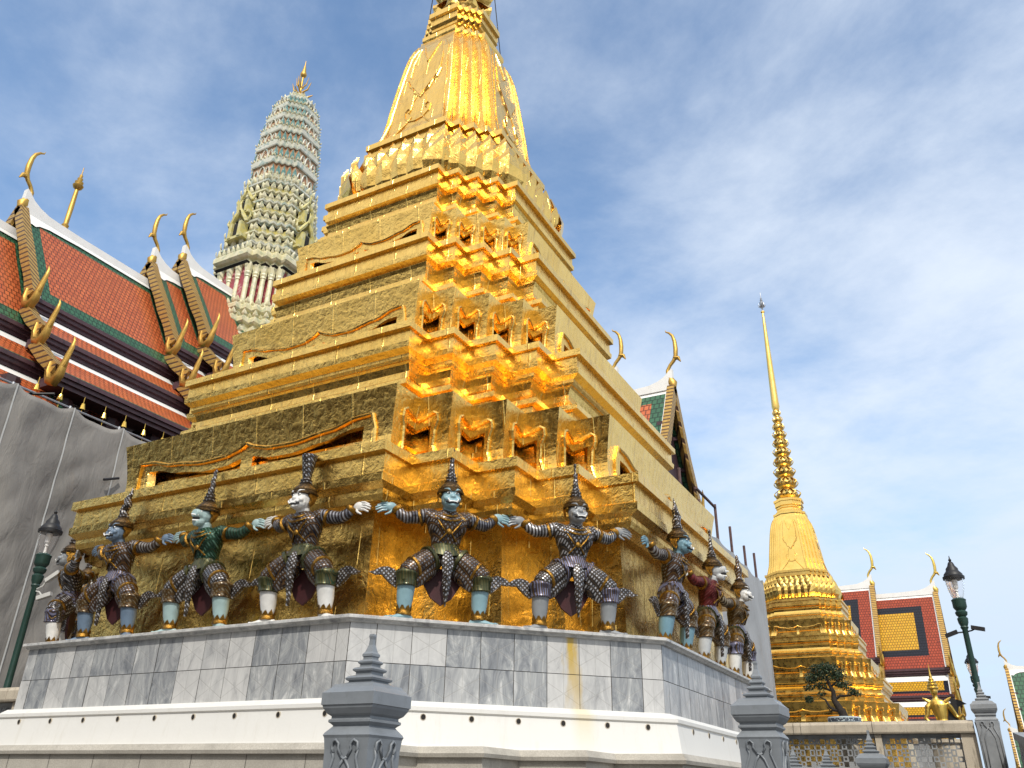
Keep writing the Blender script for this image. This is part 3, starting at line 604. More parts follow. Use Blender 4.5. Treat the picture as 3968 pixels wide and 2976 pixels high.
for s, nm_ in ((-1, 'l'), (1, 'r')):
    mb = MB(); x = s*.43                                             # shin and foot
    mb.tube([(x, -.10, .48), (x, -.085, .38), (x, -.06, .24), (x, -.045, .12), (x, -.045, .055)], [.095, .102, .092, .070, .068], 16)
    d = Vector((s*.93, -.36, 0)); a = Vector((x-s*.03, -.035, .03)); sd_ = Vector((-d.y, d.x, 0))
    mb.loft([[a+d*t+sd_*(w_*math.cos(q))+Vector((0, 0, max(-.03, -.03+h*(.5+.5*math.sin(q))))) for q in [2*PI*i/10 for i in range(10)]] for t, w_, h in ((-.07, .04, .07), (.0, .058, .12), (.08, .058, .09), (.17, .06, .055), (.24, .05, .04), (.28, .02, .025))])
    for k in range(5): mb.ell(a+d*(.25-.012*abs(k-1.5))+sd_*(.022*(k-2)), (.024, .016, .013), 6, 4)
    pmesh('leg'+nm_, 'leg', mb, MT['eye'])
    mb = MB(); n_ = 16; c0 = Vector((x, -.045, 0))                   # anklet with leaf points
    mb.loft([[c0+Vector((r*math.cos(2*PI*i/n_), r*math.sin(2*PI*i/n_), z+(up*(i % 2)))) for i in range(n_)] for r, z, up in ((.080, .065, 0), (.090, .075, 0), (.088, .10, 0), (.080, .115, 0), (.088, .125, .06))], True, False)
    pmesh('anklet'+nm_, 'anklet', mb, MT['trim'], 30)
    mb = MB(); c0 = Vector((x, -.10, 0)); mb.lathe([(.112, .375), (.122, .385), (.116, .40), (.122, .47), (.130, .50), (.140, .515), (.138, .535), (.118, .56)], c0, 18); pmesh('knee'+nm_, 'knee_band', mb, MT['band'])
    mb = MB(); A_, B_ = Vector((s*.155, -.05, .735)), Vector((s*.40, -.125, .575))
    for f0, f1, r0, r1 in ((.0, .16, .158, .160), (.80, .92, .134, .130)):
        mb.tube([A_.lerp(B_, f0), A_.lerp(B_, f0+.02), A_.lerp(B_, f1-.02), A_.lerp(B_, f1)], [r0*.93, r0, r1, r1*.93], 18)
        mb.mat = 1
    pmesh('thigh'+nm_, 'thigh_band', mb, (MT['band'], MT['trim']))
    mb = MB(); fl = [(.10, -.10), (.17, -.06), (.24, .0), (.27, .035), (.34, .03), (.42, .055), (.36, .075), (.33, .10), (.27, .125), (.20, .13), (.13, .10), (.09, .04)]
    mb.prism([(x+s*p, .47+q) for p, q in fl], 'y', -.03, .01); pmesh('flame'+nm_, 'knee_flame', mb, MT['band'], 30)
    mb = MB(); W_ = Vector((s*.60, .04, 1.325)); dx = Vector((s, .05, .0))      # hand: palm, four fingers, thumb
    mb.ell(W_+Vector((s*.06, .02, .006)), (.078, .024, .056), 10, 6)
    for k, (z, ln) in enumerate(((.044, .115), (.016, .135), (-.013, .130), (-.042, .105))):
        b_ = W_+Vector((s*.105, .02, z+.004)); mb.tube([b_, b_+Vector((s*ln*.5, -.012, -.012)), b_+Vector((s*ln, .004, -.040))], [.0155, .0145, .010], 7)
    b_ = W_+Vector((s*.035, .01, -.036)); mb.tube([b_, b_+Vector((s*.040, -.014, -.040)), b_+Vector((s*.090, -.008, -.066))], [.018, .015, .010], 7)
    pmesh('hand'+nm_, 'hand', mb, MT['eye'])
    mb = MB()
    for key, p, q, r in (('armlet', (s*.30, -.068, 1.20), (s*.335, -.057, 1.19), .092), ('bracelet', (s*.565, .022, 1.27), (s*.60, .035, 1.32), .062)):
        mb = MB(); p, q = Vector(p), Vector(q); mb.tube([p, p+(q-p)*.2, p+(q-p)*.8, q], [r*.95, r*1.12, r*1.12, r*.95], 14)
        pmesh(key+nm_, key, mb, MT['trim'])
    mb = MB(); q0 = HC+Vector((s*.112, .02, .0)); mb.prism([(q0.y+a_, q0.z+b_) for a_, b_ in ((-.045, .07), (0, .085), (.05, .09), (.085, .06), (.07, .0), (.04, -.06), (0, -.10), (-.02, -.06), (-.01, 0), (-.05, .03))], 'x', q0.x, q0.x+s*.03); pmesh('ear'+nm_, 'ear_ornament', mb, MT['trim'], 30)
    mb = MB(); e0 = HC+Vector((s*.047, -.108, .032)); mb.ell(e0, (.023, .014, .012), 8, 6); mb.mat = 1; mb.ell(e0+Vector((0, -.010, 0)), (.011, .009, .011), 8, 6); pmesh('eye'+nm_, 'eye', mb, (MT['eye'], MT['soot']))
mb = MB(); mb.tube([HC+Vector((-.075, -.118, -.078)), HC+Vector((-.04, -.146, -.088)), HC+Vector((0, -.152, -.086)), HC+Vector((.04, -.146, -.088)), HC+Vector((.075, -.118, -.078))], .013, 7)
mb.mat = 1
for s in (-1, 1): mb.tube([HC+Vector((s*.04, -.155, -.088)), HC+Vector((s*.058, -.165, -.065)), HC+Vector((s*.062, -.16, -.045))], [.011, .008, .002], 6)
mb.tube([HC+Vector((-.05, -.152, -.082)), HC+Vector((0, -.163, -.080)), HC+Vector((.05, -.152, -.082))], .0085, 6)
pmesh('mouth_demon', 'mouth', mb, (MT['soot'], MT['eye']))
mb = MB(); mb.ell(HC+Vector((0, -.115, -.05)), (.05, .06, .032), 10, 6); mb.mat = 1
mb.tube([HC+Vector((-.05, -.14, -.022)), HC+Vector((0, -.205, -.02)), HC+Vector((.05, -.14, -.022))], .010, 6); mb.tube([HC+Vector((-.045, -.12, -.085)), HC+Vector((0, -.175, -.088)), HC+Vector((.045, -.12, -.085))], .010, 6)
pmesh('mouth_monkey', 'mouth', mb, (MT['soot'], MT['eye']))
mb = MB()                                                            # belt with flaring hip panels
mb.loft([[(rx*math.cos(2*PI*i/24), -.03+ry*math.sin(2*PI*i/24), z+dz*abs(math.cos(2*PI*i/24))) for i in range(24)] for rx, ry, z, dz in ((.150, .125, .91, 0), (.168, .14, .895, .0), (.168, .145, .87, .0), (.18, .155, .855, .0), (.205, .17, .80, .03), (.25, .19, .735, .05), (.245, .185, .73, .05))], False, False)
pmesh('belt', 'belt', mb, MT['band'])
mb = MB()
mb.loft([[(x, y-.012, z), (0, y-.035, z), (-x, y-.012, z), (-x, y+.012, z), (x, y+.012, z)] for x, y, z in ((.03, -.185, .80), (.055, -.21, .74), (.075, -.225, .66), (.045, -.225, .52), (.05, -.215, .42), (.025, -.20, .28), (.004, -.19, .17))]); pmesh('loin', 'loincloth', mb, MS['silver'], 30)
mb = MB(); mb.prism([(-.24, .64), (.24, .64), (.22, .46), (.12, .30), (.0, .22), (-.12, .30), (-.22, .46)], 'y', .03, .06); pmesh('cape', 'rear_cloth', mb, MT['cape'], 30)
mb = MB()
for r, dz, w_ in ((.10, 0, .013), (.145, -.05, .012)):
    mb.tube([(r*math.sin(a)*1.15, -.13-.155*math.cos(a)*min(1, r/.13)**.4, 1.27-.10*math.cos(a)*r/.1*.8+dz*.4) for a in [PI*k/10-PI/2 for k in range(11)]], w_, 6)
for s in (-1, 1): mb.tube([(s*.17, -.20, 1.20), (s*.10, -.248, 1.08), (s*.03, -.222, 1.0), (s*.10, -.165, .92)], .011, 6)
mb.ell((0, -.232, 1.02), (.032, .014, .038), 8, 6)
pmesh('collar', 'collar', mb, MT['trim'])
base_ = [(.125, 1.47), (.160, 1.48), (.163, 1.50), (.146, 1.512), (.150, 1.535), (.132, 1.545), (.124, 1.57), (.096, 1.60), (.070, 1.625)]
def crown(key, prof=None, extra=None):
    mb = MB(); mb.mat = 0; mb.lathe(base_, (0, -.17, 0), 18); mb.mat = 1
    if prof: mb.lathe(prof, (0, -.17, 0), 12)
    if extra: extra(mb)
    pmesh('crown_'+key, 'crown', mb, (MT['trim'], MS['silver']))
crown('spire', [(.066, 1.615), (.080, 1.645), (.062, 1.66), (.070, 1.69), (.050, 1.705), (.054, 1.735), (.038, 1.75), (.042, 1.79), (.030, 1.80), (.032, 1.86), (.024, 1.87), (.028, 1.93), (.018, 1.95), (.020, 2.02), (.026, 2.04), (.022, 2.07), (.004, 2.085)])
def brush(mb): mb.lathe([(.05, 1.68), (.055, 1.72), (.075, 1.85), (.098, 2.0), (.085, 2.005), (.06, 1.98)], (0, -.17, 0), 10)
crown('brush', [(.066, 1.615), (.082, 1.64), (.066, 1.655), (.074, 1.675), (.05, 1.70)], brush)
def flame(mb): mb.tube([(0, -.17, 1.66), (-.03, -.17, 1.74), (.035, -.17, 1.82), (-.02, -.16, 1.90), (.03, -.15, 1.99), (.012, -.14, 2.09)], [.055, .06, .058, .046, .026, .004], 9); mb.ell((-.045, -.17, 1.80), (.035, .03, .03), 8, 6)
crown('flame', [(.066, 1.615), (.080, 1.645), (.062, 1.66), (.066, 1.69), (.05, 1.70)], flame)
crown('bulb', [(.066, 1.615), (.080, 1.645), (.058, 1.66), (.045, 1.70), (.062, 1.77), (.068, 1.83), (.05, 1.88), (.028, 1.92), (.036, 1.96), (.024, 2.0), (.03, 2.03), (.004, 2.08)])
def twist(mb): mb.tube([(.0, -.17, 1.80), (.012, -.165, 1.86), (-.01, -.165, 1.92), (.012, -.16, 1.98), (-.006, -.155, 2.04), (.016, -.15, 2.08)], [.036, .034, .03, .027, .024, .02], 8)
crown('twist', [(.066, 1.615), (.085, 1.645), (.064, 1.66), (.076, 1.69), (.054, 1.705), (.062, 1.735), (.042, 1.75), (.048, 1.79), (.03, 1.81)], twist)

def statue(pos, rz, skin_, coat, kind, crown_, label, sc=1.0, legs=None, lift=0.0):
    root = empty('guardian_statue', (pos[0], pos[1], 1.669), rz, label, 'statue', 'statues holding up the golden chedi'); root.scale = (sc, sc, sc)
    def part(key, name, mats=None, parent=None):
        o = bpy.data.objects.new(name, PM[key]); COL.objects.link(o); o.parent = parent or root
        for i, mt in enumerate(mats or ()):
            o.material_slots[i].link = 'OBJECT'; o.material_slots[i].material = mt
        return o
    part('body', 'body', (MS[coat], AR[coat], MS[{'green': 'silver', 'red': 'bronze'}.get(coat, coat)])); h = part('head_'+kind, 'head', (SK[skin_],))
    part('mouth_'+kind, 'mouth', None, h)
    for s in 'lr':
        part('eye'+s, 'eye', None, h); part('ear'+s, 'ear_ornament', None, h)
        l_ = part('leg'+s, 'leg', (SK[legs or skin_],)); part('anklet'+s, 'anklet', None, l_); part('knee'+s, 'knee_band', ({'silver': MT['blueband'], 'bronze': MT['blueband'], 'ink': MT['band']}.get(coat, MS['bronze']),), l_); part('flame'+s, 'knee_flame', (MS['silver'],), l_); part('thigh'+s, 'thigh_band', ({'silver': MT['blueband'], 'brown': MT['blueband']}.get(coat, MT['band']), MT['trim']))
        part('hand'+s, 'hand', (SK[skin_],)); part('armlet'+s, 'armlet'); part('bracelet'+s, 'bracelet')
    part('crown_'+crown_, 'crown', (MT['hat'], MS['silver'] if crown_ != 'bulb' else MS['ink'])); part('belt', 'belt', ({'ink': MT['band'], 'green': MT['band']}.get(coat, MT['blueband']),)); part('loin', 'loincloth'); part('cape', 'rear_cloth'); part('collar', 'collar')
    return root
q = .70711
def diag(e, m_=5.46): return (q*(m_+e), q*(e-m_))
statue((-3.28, -4.50), R(-45), 'grey', 'silver', 'demon', 'twist', 'grey-faced statue in full profile at the far left corner, both boots white', legs='white')
statue((-4.44, -3.36), R(-45), 'white', 'bronze', 'demon', 'spire', 'statue almost hidden behind the far left corner statue, only glimpses showing')
statue((-1.50, -5.08), 0, 'indigo', 'brown', 'demon', 'flame', 'slate-blue faced demon statue with a curling flame crown, near the left end of the plinth')
statue((0.15, -5.08), 0, 'mint', 'green', 'monkey', 'twist', 'open-mouthed mint-faced monkey statue in a green glass bodice')
statue((1.78, -5.08), 0, 'white', 'ink', 'demon', 'brush', 'white-faced demon statue with a brush-shaped tuft on its crown')
statue(diag(-.80), R(45), 'blue', 'ink', 'demon', 'spire', 'light blue-faced demon statue with blue shins and green belt panels at the chedi corner')
statue(diag(.79), R(45), 'grey', 'silver', 'demon', 'spire', 'grey-faced demon statue in silver chequered mosaic, next to the yellow stain on the marble')
statue((5.08, -1.60), R(90), 'steel', 'brown', 'demon', 'flame', 'steel-blue faced demon statue with a flame crown, first round the right corner')
statue((5.08, .08), R(90), 'ash', 'red', 'monkey', 'spire', 'open-mouthed ash-white monkey statue in a red glass bodice on the right side')
statue((5.08, 1.74), R(90), 'white', 'bronze', 'demon', 'bulb', 'white-faced bronze-clad demon statue with a dark bulb crown, last on the right', legs='white')
# ------------------------------------------------------------------ temple roofs
def tiles(name, c0, c1, cw=.24, ch=.31, rough=.38):
    mt, t, b = newmat(name); g = G(t); uv = g.co('UV')
    br = g.n('ShaderNodeTexBrick'); br.offset = .5; g.l(uv, br.inputs[0])
    br.inputs['Scale'].default_value = 1; br.inputs['Brick Width'].default_value = cw; br.inputs['Row Height'].default_value = ch; br.inputs['Mortar Size'].default_value = .034; br.inputs['Mortar Smooth'].default_value = .3
    br.inputs['Color1'].default_value = (*c0, 1); br.inputs['Color2'].default_value = (*c1, 1); br.inputs['Mortar'].default_value = (*(x*.22 for x in c0), 1)
    nz = g.noise(g.co(), .9, 6, .65); c = g.mix(g.mr(nz, .4, .72, 0, .5), br.outputs[0], tuple(x*.55 for x in c0)); c = g.mix(g.mr(g.noise(g.co(), 14, 3, .8), .60, .70, 0, .5), c, tuple(min(1, x*1.5+.02) for x in c0))
    g.l(c, b.inputs['Base Color']); b.inputs['Roughness'].default_value = rough; b.inputs['Specular IOR Level'].default_value = .4
    fr = g.math('FRACT', g.math('DIVIDE', g.sep(uv)[1], ch)); g.l(g.bump(fr, .8, .05), b.inputs['Normal']); return mt
MT['tile_orange'] = tiles('orange_red_roof_tiles', (.60, .150, .048), (.46, .10, .034))
MT['tile_green'] = tiles('green_roof_tiles', (.05, .15, .075), (.03, .10, .055))
MT['tile_red'] = tiles('brick_red_roof_tiles', (.40, .065, .024), (.30, .045, .018))
MT['tile_navy'] = tiles('navy_roof_tiles', (.007, .008, .016), (.011, .012, .02))
MT['tile_yellow'] = tiles('yellow_roof_tiles', (.66, .36, .018), (.55, .27, .012))
def bargeboard_mat():
    mt, t, b = newmat('notched_bargeboard'); g = G(t); o3 = g.sep(g.co())
    k_ = g.math('ADD', g.math('ADD', g.math('MULTIPLY', o3[2], 1.0), g.math('MULTIPLY', o3[1], 1.1)), g.math('MULTIPLY', o3[0], .0))
    fr = g.math('FRACT', g.math('MULTIPLY', k_, 3.2)); ln = g.mr(fr, .62, .72)
    geo = g.n('ShaderNodeNewGeometry'); nz = g.noise(g.co(), 6, 5)
    c = g.mix(g.mr(nz, .35, .65), (.42, .25, .065), (.56, .36, .10)); c = g.mix(g.math('MULTIPLY', ln, .9), c, (.07, .035, .035))
    g.l(c, b.inputs['Base Color']); b.inputs['Metallic'].default_value = .55; b.inputs['Roughness'].default_value = .5
    g.l(g.bump(g.math('SUBTRACT', 1, ln), .6, .05), b.inputs['Normal']); return mt
MT['notched'] = bargeboard_mat()

def roofsheet(verts, faces, uvs, mats, pts, y0, y1, borders, centre, top=None):
    """one slope: pts = [(x, z)...] from top to eave, ridge direction y0..y1; borders = [(width, material index)...] nested from the edge"""
    d = [0]
    for p, q_ in zip(pts, pts[1:]): d.append(d[-1]+math.hypot(q_[0]-p[0], q_[1]-p[1]))
    B, A = d[-1], y1-y0
    def at(b):
        for i in range(len(d)-1):
            if b <= d[i+1]+1e-6:
                f = (b-d[i])/(d[i+1]-d[i]); return (pts[i][0]+(pts[i+1][0]-pts[i][0])*f, pts[i][1]+(pts[i+1][1]-pts[i][1])*f)
        return pts[-1]
    ca, cb = {0.0, A}, {0.0, B}; acc = 0; bw = []
    for wd, mi in borders:
        acc += wd; bw.append((acc, mi)); ca |= {acc, A-acc} if A > 2*acc else set(); cb |= {acc, B-acc} if B > 2*acc else set()
    if top: cb.add(top[0])
    for i in range(1, 9): cb.add(B*i/9)
    ca, cb = sorted(ca), sorted(cb)
    for a0, a1 in zip(ca, ca[1:]):
        for b0, b1 in zip(cb, cb[1:]):
            if b1-b0 < 1e-4: continue
            am, bm_ = (a0+a1)/2, (b0+b1)/2; e = min(am, A-am, bm_, B-bm_); mi = centre
            for acc, m_ in reversed(bw):
                if e < acc: mi = m_
            if top and bm_ < top[0]: mi = top[1]
            n0 = len(verts)
            for a_, b_ in ((a0, b0), (a1, b0), (a1, b1), (a0, b1)):
                x, z = at(b_); verts.append((x, y0+a_, z)); uvs.append((a_, b_))
            faces.append(((n0, n0+1, n0+2, n0+3), mi))
CHOFA = [((0, -.15), .18), ((.02, .12), .27), ((.14, .42), .17), ((.27, .72), .11), ((.27, .98), .10), ((.10, 1.28), .10), ((-.14, 1.55), .11), ((-.27, 1.85), .13), ((-.30, 2.3), .135), ((-.27, 2.8), .115), ((-.17, 3.18), .09), ((.02, 3.42), .065), ((.20, 3.52), .04), ((.24, 3.66), .012)]
NAGA = [((-.35, .35), .16), ((-.34, -.1), .20), ((-.18, -.5), .22), ((.15, -.62), .22), ((.42, -.36), .20), ((.52, .1), .15), ((.60, .45), .12), ((.74, .8), .10), ((.78, 1.1), .06), ((.70, 1.32), .015)]
def roof_section(root, mat4, length, tiers, skin_, sc=1.0, gable=True, chofa_mat='gilt', lift=0.0, sides=(-1, 1), front_only=False, pediment=True):
    """gable at local y = 0 looking towards -y, ridge along +y; tiers = lists of (x, z) for one slope"""
    V, F, UV = [], [], []; mats = [MT[k_] for k_ in skin_['mats']]
    tiers = [[(x, z+lift) for x, z in t_] for t_ in tiers]; ap = tiers[0][0][1]
    for s in sides:
        for i, t_ in enumerate(tiers):
            roofsheet(V, F, UV, None, [(s*x, z) for x, z in t_], 0.12*sc, length, skin_['borders'] if i == 0 else skin_['low'], skin_['centre'], ((.42 if i == 0 else .62)*sc, 0))
    me = bpy.data.meshes.new('roof'); me.from_pydata([tuple(mat4 @ Vector(p)) for p in V], [], [f for f, _ in F]); ul = me.uv_layers.new(name='UVMap')
    for i, l_ in enumerate(me.loops): ul.data[i].uv = UV[l_.vertex_index]
    for m_ in mats: me.materials.append(m_)
    me.polygons.foreach_set('material_index', [mi for _, mi in F]); me.update()
    roof = bpy.data.objects.new('roof', me); COL.objects.link(roof); roof.parent = root
    def fin(mb, name, mt, auto=None): mb.xf(mat4); o = mb.build(name, mt, roof, auto=auto); return o
    for s in sides:                                                   # eave fascias with the soffit behind
        for t_ in tiers:
            mb = MB(); x, z = t_[-1]; pr_ = [(s*(x+.03*sc), z+.02*sc), (s*(x+.03*sc), z-.16*sc), (s*(x-.07*sc), z-.16*sc), (s*(x-.07*sc), z-.34*sc), (s*(x-.2*sc), z-.34*sc), (s*(x-.2*sc), z-.52*sc), (s*(x-1.2*sc), z-.52*sc), (s*(x-1.2*sc), z-.1*sc), (s*(x-.12*sc), z-.04*sc)]
            mb.prism(pr_, 'y', .15*sc, length); fin(mb, 'eave_fascia', MT['purple'])
    mb = MB()                                                         # white ridge sweeping up to the horn
    top = [(-.02, 1.15), (.18, 1.0), (.45, .72), (.85, .50), (1.4, .34), (2.1, .30), (3.2, .26), (length/sc, .25)]; low = [(length/sc, -.14), (-.02, -.14)]
    mb.prism([(p*sc, ap+q_*sc) for p, q_ in top+low], 'x', -.16*sc, .16*sc)
    for s in sides:                                                   # white flashing on the slope by the gable
        (x0, z0), (x1, z1) = tiers[0][0], tiers[0][1]; ln = math.hypot(x1-x0, z1-z0); dx, dz = (x1-x0)/ln*s, (z1-z0)/ln; nx, nz = -dz*s, abs(dx)
        P = lambda y, b: (dx*b+nx*s*.05*sc*1, y, ap+dz*b+.05*sc)
        edge = [(.10, 1.35), (.5, 1.05), (.7, 1.12), (.95, .86), (1.5, .66), (2.4, .60), (3.2, .52), (length/sc, .50)]
        for (ya, ba), (yb, bb) in zip(edge, edge[1:]): mb.quad(P(ya*sc, 0), P(yb*sc, 0), P(yb*sc, bb*sc), P(ya*sc, ba*sc))
        for t_ in tiers:
            pp = [(s*x, z) for x, z in t_]                            # white verge strip along the gable edge
            for (xa, za), (xb, zb) in zip(pp, pp[1:]):
                mb.quad((xa, .05*sc, za+.07*sc), (xb, .05*sc, zb+.07*sc), (xb, .42*sc, zb+.06*sc), (xa, .42*sc, za+.06*sc))
                mb.quad((xa, .05*sc, za+.07*sc), (xb, .05*sc, zb+.07*sc), (xb, .05*sc, zb-.25*sc), (xa, .05*sc, za-.25*sc))
    fin(mb, 'white_ridge', MT['white'])
    if not gable: return roof
    for s in sides:
        for i, t_ in enumerate(tiers):
            mb = MB(); pp = [(s*x, z) for x, z in t_]; n_ = 14
            def along(f):
                k = min(int(f*(len(pp)-1)), len(pp)-2); g_ = f*(len(pp)-1)-k
                return Vector((pp[k][0]+(pp[k+1][0]-pp[k][0])*g_, 0, pp[k][1]+(pp[k+1][1]-pp[k][1])*g_))
            rings = []
            for k in range(n_+1):
                f = k/n_; p = along(f); tn = (along(min(1, f+.02))-along(max(0, f-.02))).normalized(); nr = Vector((tn.z, 0, -tn.x))*(-s)
                if nr.z < 0: nr = -nr
                wv = .05*math.sin(f*PI*4.5)*sc if f > .45 and i == 0 else 0
                rings.append([p+nr*(.22*sc)+Vector((0, -.12*sc, 0)), p+nr*(.22*sc)+Vector((0, .30*sc, 0)), p-nr*(.16*sc+wv)+Vector((0, .30*sc, 0)), p-nr*(.34*sc+wv)+Vector((0, .02, 0)), p-nr*(.30*sc+wv)+Vector((0, -.12*sc, 0))])
            mb.loft(rings); fin(mb, 'bargeboard', MT['notched'])
            e = along(1.0); mb = MB()
            mb.tube([(e.x+s*p*sc, -.05*sc, e.z+q_*sc) for (p, q_), r in NAGA], [r*sc for _, r in NAGA], 8, flat=.8)
            mb.tube([(e.x+s*.45*sc, -.05*sc, e.z-.2*sc), (e.x+s*.62*sc, -.05*sc, e.z+.05*sc), (e.x+s*.80*sc, -.05*sc, e.z+.55*sc)], [.10*sc, .09*sc, .02*sc], 6)
            fin(mb, 'naga_finial', MT[chofa_mat], 50)
    mb = MB(); mb.tube([(0, p*sc, ap+.15*sc+q_*sc) for (p, q_), r in CHOFA], [r*sc for _, r in CHOFA], 9)
    mb.tube([(0, -.16*sc, ap+.15*sc+1.70*sc), (0, -.42*sc, ap+.15*sc+1.66*sc), (0, -.54*sc, ap+.15*sc+1.40*sc)], [.14*sc, .12*sc, .03*sc], 7); fin(mb, 'roof_horn', MT[chofa_mat], 50)
    if pediment:
        mb = MB(); pr_ = [(x*.94, z-.25*sc) for x, z in tiers[0]]; mb.prism([(-x, z) for x, z in pr_[::-1]]+pr_[1:], 'y', .55*sc, .75*sc); fin(mb, 'pediment', MT['dark_wood'])
        mb = MB()                                                     # purlin ends under the overhang
        for s in (-1, 1):
            for f in (.12, .36, .62, .88):
                x = tiers[0][-1][0]*f; z = ap+(tiers[0][-1][1]-ap)*f-.42*sc; mb.box((s*x, .3*sc, z), (.20*sc, .75*sc, .20*sc))
        fin(mb, 'purlins', MT['purple'])
    return roof
SK_O = dict(mats=('white', 'tile_green', 'tile_orange'), borders=[(.85, 1)], low=[(.28, 1)], centre=2)
SK_R = dict(mats=('white', 'tile_red', 'tile_navy', 'tile_yellow'), borders=[(1.45, 1), (.75, 2)], low=[(.32, 1), (.38, 2)], centre=3)
T_P = [[(0, 25.75), (.95, 24.1), (1.9, 22.6), (2.85, 21.0), (3.75, 19.5)], [(3.5, 18.95), (4.4, 18.05), (5.45, 17.25)], [(5.15, 16.75), (6.2, 15.8), (7.35, 14.92)]]
pan = empty('royal_temple', (-29.2, 20.8, 0), 0, 'tall temple with tiered orange and green tile roofs at the left, above grey sheeting', 'temple')
PI_ = Matrix.Translation((0, -20.8, 0))
for v0, ln, lift in ((-1.0, 6.6, -1.55), (4.62, 8.6, 0), (12.22, 2.9, 1.35), (14.12, 4.2, 2.75)):
    roof_section(pan, PI_ @ Matrix.Translation((0, v0, 0)), ln, T_P, SK_O, lift=lift)
# the arm reaching towards +x, seen to the right of the big chedi
T_E = [[(0, 16.9), (.65, 15.5), (1.35, 14.1), (2.1, 12.9), (2.7, 12.0)], [(2.5, 11.5), (3.3, 10.7), (4.1, 10.1)]]
E_ = Matrix.Translation((29.2, -.5, 0)) @ Matrix.Rotation(PI/2, 4, 'Z')
roof_section(pan, Matrix.Translation((-1.1, 0, 0)) @ E_, 3.2, T_E, SK_O, sc=.8, lift=-.3)
roof_section(pan, Matrix.Translation((-3.75, 0, 0)) @ E_, 16, T_E, SK_O, sc=.8, lift=.45)
mb = MB(); mb.box((0, -11, 6.5), (10.5, 26, 16.2)); mb.box((13, 0, 4.5), (30, 7.5, 12.2)); mb.box((0, 0, 9), (8.4, 8.4, 20)); mb.build('wall', MT['dark'], pan)
for k in range(9):
    mb = MB(); mb.box((6.2, -19.5+2.3*k, 6.4), (.5, .5, 16)); mb.lathe([(.3, 13.6), (.42, 14.0), (.42, 14.3)], (6.2, -19.5+2.3*k, 0), 8); mb.build('column', MT['dark_wood'], pan)

# little bells under the eave
bm_ = MB(); bm_.lathe([(.015, .0), (.015, -.30), (.07, -.32), (.09, -.42), (.12, -.55), (.125, -.58)], n=10)
bm_.tube([(0, 0, -.55), (0, 0, -.95)], .012, 5)
bm_.prism([(0, -.92), (.11, -1.06), (.13, -1.17), (.08, -1.27), (0, -1.36), (-.08, -1.27), (-.13, -1.17), (-.11, -1.06)], 'x', -.012, .012)
BM = bm_.mesh('eave_bell', MT['gilt_bright'])
for k in range(7):
    o = bpy.data.objects.new('eave_bell', BM); COL.objects.link(o); o.location = (-22.05, 4.2+1.02*k, 14.42); o.rotation_euler = (0, 0, .3*k)
    tag(o, 'small brass bell hanging from the lowest temple eave above the grey sheeting', 'bell', 'bells under the temple eave')

# ------------------------------------------------------------------ grey sheeting on the scaffold
def sheeting(name, mt_col):
    mt, t, b = newmat(name); g = G(t); co = g.co(); nz = g.noise(g.co(scale=(1, 1, .5)), .7, 7, .6, .6); o3 = g.sep(co)
    c = g.ramp(nz, [(.3, tuple(x*.72 for x in mt_col)), (.5, mt_col), (.72, tuple(x*1.25 for x in mt_col))])
    wv = g.noise(g.co(scale=(1, 1, .25), rot=(R(20), 0, 0)), .9, 5, .55, 1.0)
    c = g.mix(g.mr(wv, .60, .75, 0, .35), c, (.23, .18, .13))
    g.l(c, b.inputs['Base Color']); b.inputs['Roughness'].default_value = .55; b.inputs['Sheen Weight'].default_value = .1
    g.l(g.bump(g.noise(g.co(rot=(R(35), 0, 0), scale=(1, 1, .3)), 2.2, 7, .62, .8), .8, .08), b.inputs['Normal']); return mt
MT['sheet'] = sheeting('grey_sheeting', (.22, .205, .185)); MT['sheet2'] = sheeting('pale_grey_sheeting', (.26, .265, .27))
def fold(y, z, k): return mnoise.fractal(Vector((y*.35, z*.16, k)), 1.0, 2.0, 5)*.26+.05*math.sin(y*1.1+z*.55+2*mnoise.noise(Vector((y*.2, z*.2, k))))+abs(mnoise.noise(Vector((y*.7-z*.35, z*.5, k+4))))*.20
mb = MB(); y0, y1, NY, NZ = -8.0, 12.5, 110, 70; PO = [-7.0, -4.7, -2.4, -.1, 2.12, 4.38, 6.56, 8.75, 11.0, 13.2]
def topz(y):
    for a, b_ in zip(PO, PO[1:]):
        if a <= y <= b_:
            f = (y-a)/(b_-a); return 12.68-.34*math.sin(PI*f)**.8-.05*math.sin(3*PI*f)
    return 12.6
vs = []; 
for j in range(NZ+1):
    for i in range(NY+1):
        y = y0+(y1-y0)*i/NY; zt = topz(y); z = GROUND+(zt-GROUND)*j/NZ
        near = min(abs(y-p) for p in PO); x = -19.5+fold(y, z, 1.3)*(.3+.7*min(1, near/.6))
        vs.append((x, y, z))
mb.add(vs, [(j*(NY+1)+i, j*(NY+1)+i+1, (j+1)*(NY+1)+i+1, (j+1)*(NY+1)+i) for j in range(NZ) for i in range(NY)])
sheet = mb.build('sheet', MT['sheet'], None, smooth=True); so_ = sheet.modifiers.new('t', 'SOLIDIFY'); so_.thickness = .02
sc_ = empty('wrapped_scaffold', (0, 0, 0), 0, 'scaffold wrapped in dark grey creased sheeting under the temple roof at the left', 'scaffold'); sheet.parent = sc_
for p in PO[:-1]:
    mb = MB(); mb.tube([(-19.75, p, GROUND), (-19.75, p, 12.75)], .05, 8); mb.build('pole', MT['steel'], sc_)
    mb = MB(); vv = []
    for j in range(41):
        z = GROUND+(12.62-GROUND)*j/40; x = -19.5+fold(p, z, 1.3)*.3+.05; vv += [(x, p-.03, z), (x, p+.03, z)]
    mb.add(vv, [(2*j, 2*j+1, 2*j+3, 2*j+2) for j in range(40)]); mb.build('seam_tape', MT['plastic'], sc_)
